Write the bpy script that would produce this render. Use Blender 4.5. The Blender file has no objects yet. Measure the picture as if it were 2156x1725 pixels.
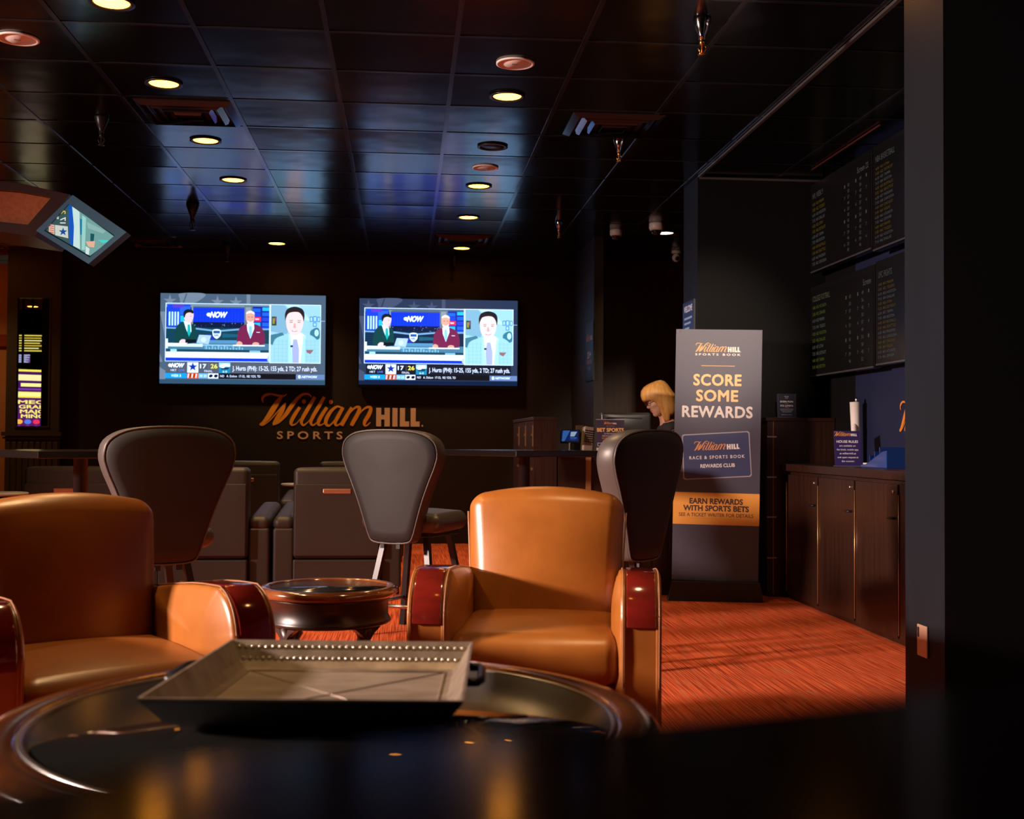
import bpy, bmesh, math, random
from mathutils import Vector, Matrix, Euler
random.seed(7)
SC = bpy.context.scene
COL = SC.collection
PI = math.pi

# ------------------------------------------------------------------ camera
W_PX, H_PX, F_PX = 2156.0, 1725.0, 2500.0
ZC = 1.10
YAW = math.atan(226 / F_PX)
PITCH = math.atan(62.5 / F_PX)
ROLL = math.radians(0.35)
cam_d = bpy.data.cameras.new('camera')
cam_d.sensor_width = 36.0
cam_d.lens = F_PX / W_PX * 36.0
cam_d.clip_start = 0.02
cam_d.clip_end = 200
cam_d.dof.use_dof = True
cam_d.dof.focus_distance = 6.0
cam_d.dof.aperture_fstop = 4.5
cam = bpy.data.objects.new('camera', cam_d)
COL.objects.link(cam)
CAM_R = Matrix.Rotation(-YAW, 3, 'Z') @ Matrix.Rotation(PI / 2 + PITCH, 3, 'X') @ Matrix.Rotation(ROLL, 3, 'Z')
cam.matrix_world = Matrix.Translation((0, 0, ZC)) @ CAM_R.to_4x4()
SC.camera = cam

# ------------------------------------------------------------------ view, world
SC.view_settings.view_transform = 'Standard'
SC.view_settings.look = 'None'
SC.view_settings.gamma = 1
SC.view_settings.exposure = 0.0
SC.view_settings.use_curve_mapping = False
wd = bpy.data.worlds.new('world')
SC.world = wd
wd.use_nodes = True
wd.node_tree.nodes['Background'].inputs[0].default_value = (0.9, 0.75, 0.6, 1)
wd.node_tree.nodes['Background'].inputs[1].default_value = 0.0015

CEIL = 3.02

# ------------------------------------------------------------------ lights
def area_light(name, loc, target, size, size_y, energy, color, spread=180):
    l = bpy.data.lights.new(name, 'AREA')
    l.shape = 'RECTANGLE'
    l.size = size
    l.size_y = size_y
    l.energy = energy
    l.color = color
    l.spread = math.radians(spread)
    o = bpy.data.objects.new(name, l)
    o.location = loc
    o.rotation_euler = (Vector(target) - Vector(loc)).to_track_quat('-Z', 'Y').to_euler()
    COL.objects.link(o)
    return o

def spot_light(name, loc, target, energy, color, angle=100, blend=0.7, radius=0.07):
    l = bpy.data.lights.new(name, 'SPOT')
    l.energy = energy
    l.color = color
    l.spot_size = math.radians(angle)
    l.spot_blend = blend
    l.shadow_soft_size = radius
    o = bpy.data.objects.new(name, l)
    o.location = loc
    o.rotation_euler = (Vector(target) - Vector(loc)).to_track_quat('-Z', 'Y').to_euler()
    COL.objects.link(o)
    return o

WARM = (1.0, 0.64, 0.29)
# unseen key light, assumed from the shadow directions; no window in view
area_light('assumed_key_light', (-7.22, 2.75, 2.62), (0.6, 4.6, 0.65), 0.70, 0.5, 270, (1.0, 0.74, 0.64), 70)

# ------------------------------------------------------------------ helpers: pixel rays (reference frame 2156x1725)
def ray(px, py):
    d = CAM_R @ Vector(((px - W_PX / 2) / F_PX, -(py - H_PX / 2) / F_PX, -1))
    return d
def at_y(px, py, Y):
    d = ray(px, py); return Vector((0, 0, ZC)) + d * (Y / d.y)
def at_z(px, py, z):
    d = ray(px, py); return Vector((0, 0, ZC)) + d * ((z - ZC) / d.z)
def at_x(px, py, X):
    d = ray(px, py); return Vector((0, 0, ZC)) + d * (X / d.x)

# ------------------------------------------------------------------ helpers: materials
def srgb(r, g, b):
    f = lambda c: (c / 255 / 12.92) if c / 255 <= 0.04045 else ((c / 255 + 0.055) / 1.055) ** 2.4
    return (f(r), f(g), f(b))

MATS = {}
def mat(name, color, rough=0.5, metal=0.0, coat=0.0, noise=None, bump=None, emit=None, estr=1.0, spec=0.5, aniso=0.0):
    """noise=(scale xyz, color2, detail) ; bump=(scale xyz, strength)"""
    if name in MATS: return MATS[name]
    m = bpy.data.materials.new(name)
    m.use_nodes = True
    nt = m.node_tree
    b = nt.nodes['Principled BSDF']
    b.inputs['Base Color'].default_value = (*color, 1)
    b.inputs['Roughness'].default_value = rough
    b.inputs['Metallic'].default_value = metal
    b.inputs['Specular IOR Level'].default_value = spec
    b.inputs['Coat Weight'].default_value = coat
    b.inputs['Coat Roughness'].default_value = 0.08
    if emit:
        b.inputs['Emission Color'].default_value = (*emit, 1)
        b.inputs['Emission Strength'].default_value = estr
    tc = nt.nodes.new('ShaderNodeTexCoord')
    def noise_tex(scale, detail):
        mp = nt.nodes.new('ShaderNodeMapping')
        mp.inputs['Scale'].default_value = scale
        nt.links.new(tc.outputs['Object'], mp.inputs[0])
        n = nt.nodes.new('ShaderNodeTexNoise')
        n.inputs['Scale'].default_value = 1
        n.inputs['Detail'].default_value = detail
        nt.links.new(mp.outputs[0], n.inputs['Vector'])
        return n
    if noise:
        n = noise_tex(noise[0], noise[2] if len(noise) > 2 else 4)
        cr = nt.nodes.new('ShaderNodeValToRGB')
        cr.color_ramp.elements[0].position = 0.32
        cr.color_ramp.elements[1].position = 0.68
        cr.color_ramp.elements[0].color = (*color, 1)
        cr.color_ramp.elements[1].color = (*noise[1], 1)
        nt.links.new(n.outputs[0], cr.inputs[0])
        nt.links.new(cr.outputs[0], b.inputs['Base Color'])
    if bump:
        n = noise_tex(bump[0], 3)
        bp = nt.nodes.new('ShaderNodeBump')
        bp.inputs['Strength'].default_value = bump[1]
        bp.inputs['Distance'].default_value = 0.002
        nt.links.new(n.outputs[0], bp.inputs['Height'])
        nt.links.new(bp.outputs[0], b.inputs['Normal'])
    MATS[name] = m
    return m

def print_mat(name, rough=0.5, emis=0.0, spec=0.5, white=None):
    """surface whose ink colours come from the mesh's own colour attribute"""
    if name in MATS: return MATS[name]
    m = bpy.data.materials.new(name)
    m.use_nodes = True
    nt = m.node_tree
    b = nt.nodes['Principled BSDF']
    at = nt.nodes.new('ShaderNodeAttribute')
    at.attribute_name = 'Ink'
    b.inputs['Roughness'].default_value = rough
    b.inputs['Specular IOR Level'].default_value = spec
    if emis > 0:
        b.inputs['Base Color'].default_value = (0.004, 0.004, 0.004, 1)
        if white:      # white point of the panel
            mu = nt.nodes.new('ShaderNodeVectorMath'); mu.operation = 'MULTIPLY'; mu.inputs[1].default_value = white
            nt.links.new(at.outputs['Color'], mu.inputs[0]); nt.links.new(mu.outputs[0], b.inputs['Emission Color'])
        else: nt.links.new(at.outputs['Color'], b.inputs['Emission Color'])
        b.inputs['Emission Strength'].default_value = emis
    else:
        nt.links.new(at.outputs['Color'], b.inputs['Base Color'])
    MATS[name] = m
    return m

M_leather = mat('tan_leather', (0.335, 0.112, 0.017), 0.34, noise=((9, 9, 9), (0.28, 0.090, 0.013), 5), bump=((260, 260, 260), 0.12), spec=0.6)
M_leather_dark = mat('dark_brown_leather', (0.030, 0.020, 0.015), 0.5, bump=((220, 220, 220), 0.15))
M_grey_vinyl = mat('grey_vinyl', (0.0095, 0.009, 0.0098), 0.62, bump=((400, 400, 400), 0.15))
M_band = mat('stool_gusset_vinyl', (0.075, 0.064, 0.058), 0.42, bump=((300, 300, 300), 0.1))
M_mahog = mat('red_mahogany', (0.17, 0.012, 0.008), 0.12, coat=0.8, noise=((8, 3, 30), (0.11, 0.010, 0.006), 4))
M_rimwood = mat('polished_brown_wood', (0.20, 0.065, 0.022), 0.16, coat=0.7, noise=((14, 4, 30), (0.12, 0.035, 0.014), 5))
M_darkwood = mat('dark_carved_wood', (0.020, 0.006, 0.003), 0.35, coat=0.15, noise=((20, 20, 6), (0.012, 0.004, 0.002), 4))
M_lam = mat('dark_walnut_laminate', (0.036, 0.013, 0.007), 0.36, noise=((60, 60, 1.6), (0.019, 0.007, 0.004), 5))
M_lam_edge = mat('laminate_edge_strip', (0.33, 0.15, 0.06), 0.4, noise=((30, 30, 2), (0.25, 0.11, 0.045), 3))
M_black_gloss = mat('black_gloss_top', (0.012, 0.008, 0.007), 0.2, coat=0.0)
M_table_near = mat('black_lacquer_top', (0.004, 0.0018, 0.0008), 0.13, spec=0.3)
M_black = mat('black_satin', (0.010, 0.009, 0.009), 0.4)
M_black_metal = mat('black_metal', (0.02, 0.02, 0.022), 0.35, metal=0.3)
M_steel = mat('brushed_steel', (0.55, 0.53, 0.50), 0.3, metal=1.0)
M_chrome = mat('chrome', (0.75, 0.72, 0.70), 0.12, metal=1.0)
M_brass = mat('brass', (0.75, 0.45, 0.16), 0.25, metal=1.0)
M_bronze = mat('aged_tray_metal', (0.26, 0.20, 0.145), 0.45, metal=0.45, noise=((16, 16, 16), (0.46, 0.38, 0.30), 8), bump=((60, 60, 60), 0.2))
M_bronze2 = mat('tray_floor_metal', (0.52, 0.44, 0.37), 0.5, metal=0.3, noise=((9, 22, 9), (0.34, 0.28, 0.22), 8), bump=((40, 40, 40), 0.2))
M_nail = mat('tray_nail_silver', (0.8, 0.74, 0.66), 0.25, metal=1.0)
M_wall = mat('wall_black_brown_paint', (0.0125, 0.0075, 0.006), 0.6, noise=((2, 2, 2), (0.010, 0.006, 0.005), 3))
M_wallgrey = mat('lit_side_grey_paint', (0.0052, 0.0080, 0.0125), 0.6, noise=((5, 5, 1.5), (0.0042, 0.0066, 0.0105), 4), spec=0.25)
M_wallblack = mat('black_paint_and_shade', (0.0028, 0.0028, 0.003), 0.7, spec=0.15)  # also stands in for shade on the pillar's front face
M_navy = mat('wall_navy_paint', (0.011, 0.015, 0.046), 0.55, spec=0.3)
M_brownwall = mat('wall_brown_panel', (0.085, 0.042, 0.022), 0.45, noise=((40, 40, 1.5), (0.055, 0.028, 0.016), 4))
M_orangewall = mat('wall_ochre_paint', (0.55, 0.22, 0.06), 0.6)
M_colframe = mat('column_bronze_paint', (0.060, 0.042, 0.022), 0.5)
M_white = mat('white_plastic', (0.62, 0.56, 0.50), 0.4)
M_paper = mat('white_paper', (0.75, 0.72, 0.68), 0.6)
M_bezel = mat('tv_bezel', (0.006, 0.006, 0.007), 0.25)
M_lamp = mat('lamp_glow', (0.9, 0.7, 0.4), 0.5, emit=(1.0, 0.33, 0.024), estr=24)
M_lampwhite = mat('lamp_glow_bright', (0.9, 0.7, 0.4), 0.5, emit=(1.0, 0.76, 0.46), estr=6)
M_speaker = mat('speaker_grille_beige', (0.80, 0.74, 0.70), 0.6, bump=((600, 600, 600), 0.3))
M_gold_plate = mat('brass_name_plate', (0.85, 0.52, 0.33), 0.28, metal=0.9)
M_skin = mat('skin', (0.62, 0.32, 0.21), 0.5)
M_hair = mat('blonde_hair', (0.68, 0.34, 0.085), 0.42, noise=((40, 40, 4), (0.46, 0.20, 0.045), 4), bump=((260, 260, 14), 0.9))
M_cloth_black = mat('black_cloth', (0.012, 0.010, 0.012), 0.8)
M_blue_acr = mat('blue_acrylic', (0.003, 0.03, 0.19), 0.10, coat=1.0)
M_red_trim = mat('red_wood_trim', (0.33, 0.05, 0.022), 0.35)
M_frame_blue = mat('brushed_blue_frame', (0.06, 0.16, 0.27), 0.35, metal=0.3)
M_orange_wood = mat('orange_brown_wood', (0.42, 0.11, 0.025), 0.4, noise=((40, 5, 40), (0.3, 0.075, 0.018), 5))
M_screen_glass = mat('dark_screen', (0.004, 0.004, 0.005), 0.12)

# carpet: red-orange loops in fine broken rows
def carpet_mat():
    m = bpy.data.materials.new('orange_red_carpet'); m.use_nodes = True
    nt = m.node_tree; b = nt.nodes['Principled BSDF']
    b.inputs['Roughness'].default_value = 0.95
    b.inputs['Specular IOR Level'].default_value = 0.1
    tc = nt.nodes.new('ShaderNodeTexCoord')
    def nz(sc, rot, det):
        mp = nt.nodes.new('ShaderNodeMapping'); mp.inputs['Scale'].default_value = sc
        mp.inputs['Rotation'].default_value = (0, 0, rot)
        nt.links.new(tc.outputs['Object'], mp.inputs[0])
        n = nt.nodes.new('ShaderNodeTexNoise'); n.inputs['Scale'].default_value = 1; n.inputs['Detail'].default_value = det
        nt.links.new(mp.outputs[0], n.inputs['Vector']); return n
    n1 = nz((150, 2.2, 1), 0.0, 2); n2 = nz((110, 3.5, 1), 0.02, 1)
    r1 = nt.nodes.new('ShaderNodeValToRGB')
    r1.color_ramp.elements[0].position = 0.36; r1.color_ramp.elements[0].color = (0.30, 0.040, 0.014, 1)
    r1.color_ramp.elements[1].position = 0.62; r1.color_ramp.elements[1].color = (0.74, 0.135, 0.045, 1)
    nt.links.new(n1.outputs[0], r1.inputs[0])
    r2 = nt.nodes.new('ShaderNodeValToRGB')
    r2.color_ramp.elements[0].position = 0.60; r2.color_ramp.elements[0].color = (0, 0, 0, 1)
    r2.color_ramp.elements[1].position = 0.70; r2.color_ramp.elements[1].color = (1, 1, 1, 1)
    nt.links.new(n2.outputs[0], r2.inputs[0])
    mx = nt.nodes.new('ShaderNodeMix'); mx.data_type = 'RGBA'
    nt.links.new(r2.outputs[0], mx.inputs[0])
    nt.links.new(r1.outputs[0], mx.inputs[6])
    mx.inputs[7].default_value = (0.50, 0.17, 0.08, 1)
    nt.links.new(mx.outputs[2], b.inputs['Base Color'])
    bp = nt.nodes.new('ShaderNodeBump'); bp.inputs['Strength'].default_value = 0.5; bp.inputs['Distance'].default_value = 0.004
    nt.links.new(n1.outputs[0], bp.inputs['Height']); nt.links.new(bp.outputs[0], b.inputs['Normal'])
    return m
M_carpet = carpet_mat()

TILE_X0, TILE = 0.235, 0.615
TILE_Y0, TILE_Y = 12.17, 0.596
# ceiling: black lay-in tiles with a slight sheen, each hanging a touch out of true
def ceiling_mat():
    m = bpy.data.materials.new('black_ceiling_tile'); m.use_nodes = True
    nt = m.node_tree; b = nt.nodes['Principled BSDF']
    b.inputs['Base Color'].default_value = (0.004, 0.004, 0.004, 1)
    b.inputs['Roughness'].default_value = 0.18
    b.inputs['Specular IOR Level'].default_value = 0.28
    g = nt.nodes.new('ShaderNodeNewGeometry')
    sub = nt.nodes.new('ShaderNodeVectorMath'); sub.operation = 'SUBTRACT'; sub.inputs[1].default_value = (TILE_X0, TILE_Y0, 0)
    div = nt.nodes.new('ShaderNodeVectorMath'); div.operation = 'DIVIDE'; div.inputs[1].default_value = (TILE, TILE_Y, 10)
    fl = nt.nodes.new('ShaderNodeVectorMath'); fl.operation = 'FLOOR'
    wn = nt.nodes.new('ShaderNodeTexWhiteNoise'); wn.noise_dimensions = '3D'
    nt.links.new(g.outputs['Position'], sub.inputs[0]); nt.links.new(sub.outputs[0], div.inputs[0])
    nt.links.new(div.outputs[0], fl.inputs[0]); nt.links.new(fl.outputs[0], wn.inputs[0])
    s2 = nt.nodes.new('ShaderNodeVectorMath'); s2.operation = 'SUBTRACT'; s2.inputs[1].default_value = (0.5, 0.5, 0.5)
    nt.links.new(wn.outputs['Color'], s2.inputs[0])
    s3 = nt.nodes.new('ShaderNodeVectorMath'); s3.operation = 'MULTIPLY'; s3.inputs[1].default_value = (0.05, 0.05, 0)
    nt.links.new(s2.outputs[0], s3.inputs[0])
    n = nt.nodes.new('ShaderNodeTexNoise'); n.inputs['Scale'].default_value = 2.2; n.inputs['Detail'].default_value = 2
    nt.links.new(g.outputs['Position'], n.inputs['Vector'])
    bp = nt.nodes.new('ShaderNodeBump'); bp.inputs['Strength'].default_value = 0.5; bp.inputs['Distance'].default_value = 0.01
    nt.links.new(n.outputs[0], bp.inputs['Height'])
    ad = nt.nodes.new('ShaderNodeVectorMath'); ad.operation = 'ADD'
    nt.links.new(bp.outputs[0], ad.inputs[0]); nt.links.new(s3.outputs[0], ad.inputs[1])
    nm = nt.nodes.new('ShaderNodeVectorMath'); nm.operation = 'NORMALIZE'
    nt.links.new(ad.outputs[0], nm.inputs[0]); nt.links.new(nm.outputs[0], b.inputs['Normal'])
    return m
M_ceil = ceiling_mat()
M_trail = mat('ceiling_tee_metal', (0.016, 0.016, 0.018), 0.2, metal=0.1, spec=0.8)

def glass_mat():
    m = bpy.data.materials.new('thin_glass'); m.use_nodes = True
    nt = m.node_tree; nt.nodes.remove(nt.nodes['Principled BSDF'])
    t = nt.nodes.new('ShaderNodeBsdfTransparent'); t.inputs[0].default_value = (0.93, 0.95, 0.94, 1)
    g = nt.nodes.new('ShaderNodeBsdfGlossy'); g.inputs['Roughness'].default_value = 0.02
    f = nt.nodes.new('ShaderNodeFresnel'); f.inputs[0].default_value = 1.45
    mx = nt.nodes.new('ShaderNodeMixShader')
    nt.links.new(f.outputs[0], mx.inputs[0]); nt.links.new(t.outputs[0], mx.inputs[1]); nt.links.new(g.outputs[0], mx.inputs[2])
    nt.links.new(mx.outputs[0], nt.nodes['Material Output'].inputs[0])
    return m
M_glass = glass_mat()
M_tabletop_glass = mat('smoked_glass_top', (0.012, 0.012, 0.011), 0.035, spec=0.8)

# ------------------------------------------------------------------ helpers: mesh
class MB:
    def __init__(s): s.bm = bmesh.new()
    def add(s, verts, faces, M=None, smooth=False):
        vs = [s.bm.verts.new((M @ Vector(v)) if M is not None else v) for v in verts]
        for f in faces:
            try:
                fc = s.bm.faces.new([vs[i] for i in f]); fc.smooth = smooth
            except ValueError: pass
        return s
    def box(s, x0, x1, y0, y1, z0, z1, bev=0.0, seg=2, M=None):
        b = bmesh.new()
        bmesh.ops.create_cube(b, size=1)
        for v in b.verts:
            v.co = Vector(((x0 + x1) / 2 + v.co.x * (x1 - x0), (y0 + y1) / 2 + v.co.y * (y1 - y0), (z0 + z1) / 2 + v.co.z * (z1 - z0)))
        if bev > 0:
            bmesh.ops.bevel(b, geom=b.edges[:], offset=bev, segments=seg, profile=0.5, affect='EDGES')
        s.merge(b, M, bev > 0); return s
    def merge(s, b, M=None, smooth=False):
        b.verts.ensure_lookup_table(); b.faces.ensure_lookup_table(); b.verts.index_update()
        n0 = len(s.bm.faces)
        s.add([v.co.copy() for v in b.verts], [[v.index for v in f.verts] for f in b.faces], M, smooth)
        if smooth:
            s.bm.faces.ensure_lookup_table()
            for f in s.bm.faces[n0:]:
                for e in f.edges:
                    if len(e.link_faces) == 2 and e.link_faces[0].normal.length == 0: e.link_faces[0].normal_update(); 
                    for lf in e.link_faces: lf.normal_update()
                    if e.is_manifold and e.link_faces[0].normal.angle(e.link_faces[1].normal, 0) > math.radians(18): e.smooth = False
        b.free()
    def lathe(s, prof, n=32, M=None, smooth=True, c=(0, 0)):
        vs, fs = [], []
        for r, z in prof:
            for i in range(n):
                a = 2 * PI * i / n
                vs.append((c[0] + r * math.cos(a), c[1] + r * math.sin(a), z))
        for j in range(len(prof) - 1):
            for i in range(n):
                i2 = (i + 1) % n
                fs.append((j * n + i, j * n + i2, (j + 1) * n + i2, (j + 1) * n + i))
        if prof[0][0] > 1e-6: fs.append(tuple(reversed(range(n))))
        if prof[-1][0] > 1e-6: fs.append(tuple(range((len(prof) - 1) * n, len(prof) * n)))
        return s.add(vs, fs, M, smooth)
    def tube(s, pts, r, n=10, M=None, closed=False, rx=None):
        pts = [Vector(p) for p in pts]; N = len(pts); vs, fs = [], []
        up = Vector((0, 0, 1))
        for k, p in enumerate(pts):
            a = pts[(k - 1) % N] if (closed or k > 0) else p
            b = pts[(k + 1) % N] if (closed or k < N - 1) else p
            t = (b - a).normalized()
            u = up - t * up.dot(t)
            if u.length < 0.05: u = Vector((0, 1, 0)) - t * t.y
            u.normalize(); w = t.cross(u)
            rr = r[k] if isinstance(r, (list, tuple)) else r
            rw = rr if rx is None else rx
            for i in range(n):
                an = 2 * PI * i / n
                vs.append(p + u * rr * math.sin(an) + w * rw * math.cos(an))
        m = N if closed else N - 1
        for k in range(m):
            k2 = (k + 1) % N
            for i in range(n):
                i2 = (i + 1) % n
                fs.append((k * n + i, k * n + i2, k2 * n + i2, k2 * n + i))
        if not closed:
            fs.append(tuple(reversed(range(n)))); fs.append(tuple(range((N - 1) * n, N * n)))
        return s.add(vs, fs, M, True)
    def prism(s, outline, y0, y1, bev=0.0, M=None, seg=2):
        """outline in (x,z), extruded along y"""
        b = bmesh.new(); n = len(outline)
        v0 = [b.verts.new((x, y0, z)) for x, z in outline]; v1 = [b.verts.new((x, y1, z)) for x, z in outline]
        b.faces.new(v0); b.faces.new(list(reversed(v1)))
        for i in range(n): b.faces.new((v0[(i + 1) % n], v0[i], v1[i], v1[(i + 1) % n]))
        bmesh.ops.recalc_face_normals(b, faces=b.faces[:])
        if bev > 0:
            es = [e for e in b.edges if (e.verts[0].co.y == e.verts[1].co.y)]
            bmesh.ops.bevel(b, geom=es, offset=bev, segments=seg, profile=0.5, affect='EDGES')
        s.merge(b, M, bev > 0); return s
    def soft(s, sx, sy, sz, r, M=None, bulge=(0, 0, 0), fn=None, m=6, k=4):
        """soft-edged cushion block centred at origin; bulge pushes each pair of faces outwards"""
        h = (sx / 2, sy / 2, sz / 2)
        def coords(hh):
            rr = min(r, hh * 0.98)
            e = [rr * (1 - math.tan((1 - i / k) * PI / 4)) for i in range(k + 1)]
            lo = [-hh + x for x in e]
            mid = [(-hh + rr) + (2 * hh - 2 * rr) * i / m for i in range(1, m)]
            return lo + mid + [-x for x in reversed(lo)]
        cs = [coords(hh) for hh in h]
        vs, fs, idx = [], [], {}
        def vid(p):
            key = tuple(round(c, 6) for c in p)
            if key in idx: return idx[key]
            inner = Vector([max(-(h[i] - min(r, h[i] * .98)), min(h[i] - min(r, h[i] * .98), p[i])) for i in range(3)])
            d = Vector(p) - inner
            q = inner + d.normalized() * r if d.length > 1e-9 else Vector(p)
            q = Vector([max(-h[i], min(h[i], q[i])) for i in range(3)])
            u = [q[i] / h[i] for i in range(3)]
            for i in range(3):
                if bulge[i]:
                    a, b2 = [j for j in range(3) if j != i]
                    q[i] += bulge[i] * u[i] * (1 - u[a] ** 2) * (1 - u[b2] ** 2)
            if fn: q = Vector(fn(q))
            idx[key] = len(vs); vs.append(q); return idx[key]
        for ax in range(3):
            a, b2 = [j for j in range(3) if j != ax]
            for sgn in (-1, 1):
                for i in range(len(cs[a]) - 1):
                    for j in range(len(cs[b2]) - 1):
                        quad = []
                        for (ii, jj) in ((i, j), (i + 1, j), (i + 1, j + 1), (i, j + 1)):
                            p = [0, 0, 0]; p[ax] = sgn * h[ax]; p[a] = cs[a][ii]; p[b2] = cs[b2][jj]
                            quad.append(vid(p))
                        if len(set(quad)) == 4: fs.append(quad)
        return s.add(vs, fs, M, True)
    def build(s, name, m, parent=None, smooth_angle=None, loc=None, rot=None):
        bmesh.ops.recalc_face_normals(s.bm, faces=s.bm.faces[:])
        me = bpy.data.meshes.new(name); s.bm.to_mesh(me); s.bm.free()
        if m: me.materials.append(m)
        o = bpy.data.objects.new(name, me); COL.objects.link(o)
        if parent: o.parent = parent
        if loc: o.location = loc
        if rot: o.rotation_euler = rot
        return o

def T(x=0, y=0, z=0): return Matrix.Translation((x, y, z))
def R(a, ax): return Matrix.Rotation(math.radians(a), 4, ax)

def tag(o, label, cat, group=None):
    o['label'] = label; o['category'] = cat
    if group: o['group'] = group
    return o
def thing(name, label, cat, loc=(0, 0, 0), rz=0, group=None):
    o = bpy.data.objects.new(name, None); o.empty_display_size = 0.1
    COL.objects.link(o); o.location = loc; o.rotation_euler = (0, 0, math.radians(rz))
    return tag(o, label, cat, group)
def struct(o): o['kind'] = 'structure'; return o
def kids(o): return [c for c in COL.objects if c.parent == o]
def dup(root, loc, rz, label, group=None):
    def rec(o, par):
        c = o.copy(); COL.objects.link(c)
        if par: c.parent = par
        for ch in kids(o): rec(ch, c)
        return c
    r = rec(root, None); r.location = loc; r.rotation_euler = (0, 0, math.radians(rz)); r['label'] = label
    if group: r['group'] = group
    return r

def catmull(pts, n=6, closed=True):
    out = []; N = len(pts)
    rng = range(N) if closed else range(N - 1)
    for i in rng:
        g = (lambda k: pts[k % N]) if closed else (lambda k: pts[max(0, min(N - 1, k))])
        p0, p1, p2, p3 = g(i - 1), g(i), g(i + 1), g(i + 2)
        for j in range(n):
            t = j / n
            out.append(tuple(0.5 * ((2 * b) + (-a + c) * t + (2 * a - 5 * b + 4 * c - d) * t * t + (-a + 3 * b - 3 * c + d) * t ** 3)
                             for a, b, c, d in zip(p0, p1, p2, p3)))
    if not closed: out.append(tuple(pts[-1]))
    return out

# ------------------------------------------------------------------ helpers: lettering and flat print
_TXT = {}
def text_geo(s, bold=0.0, shear=0.0, space=1.0):
    key = (s, bold, shear, space)
    if key in _TXT: return _TXT[key]
    cu = bpy.data.curves.new('t', 'FONT'); cu.body = s; cu.size = 1; cu.offset = bold; cu.shear = shear
    cu.space_character = space; cu.resolution_u = 3; cu.fill_mode = 'FRONT' if hasattr(cu, 'fill_mode') else cu.fill_mode
    ob = bpy.data.objects.new('t', cu); COL.objects.link(ob)
    bpy.context.view_layer.update()
    me = bpy.data.meshes.new_from_object(ob)
    vs = [(v.co.x, v.co.y) for v in me.vertices]; fs = [tuple(p.vertices) for p in me.polygons]
    bpy.data.objects.remove(ob); bpy.data.curves.remove(cu); bpy.data.meshes.remove(me)
    _TXT[key] = (vs, fs); return _TXT[key]
CAPH = max(v[1] for v in text_geo('H')[0])

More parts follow.
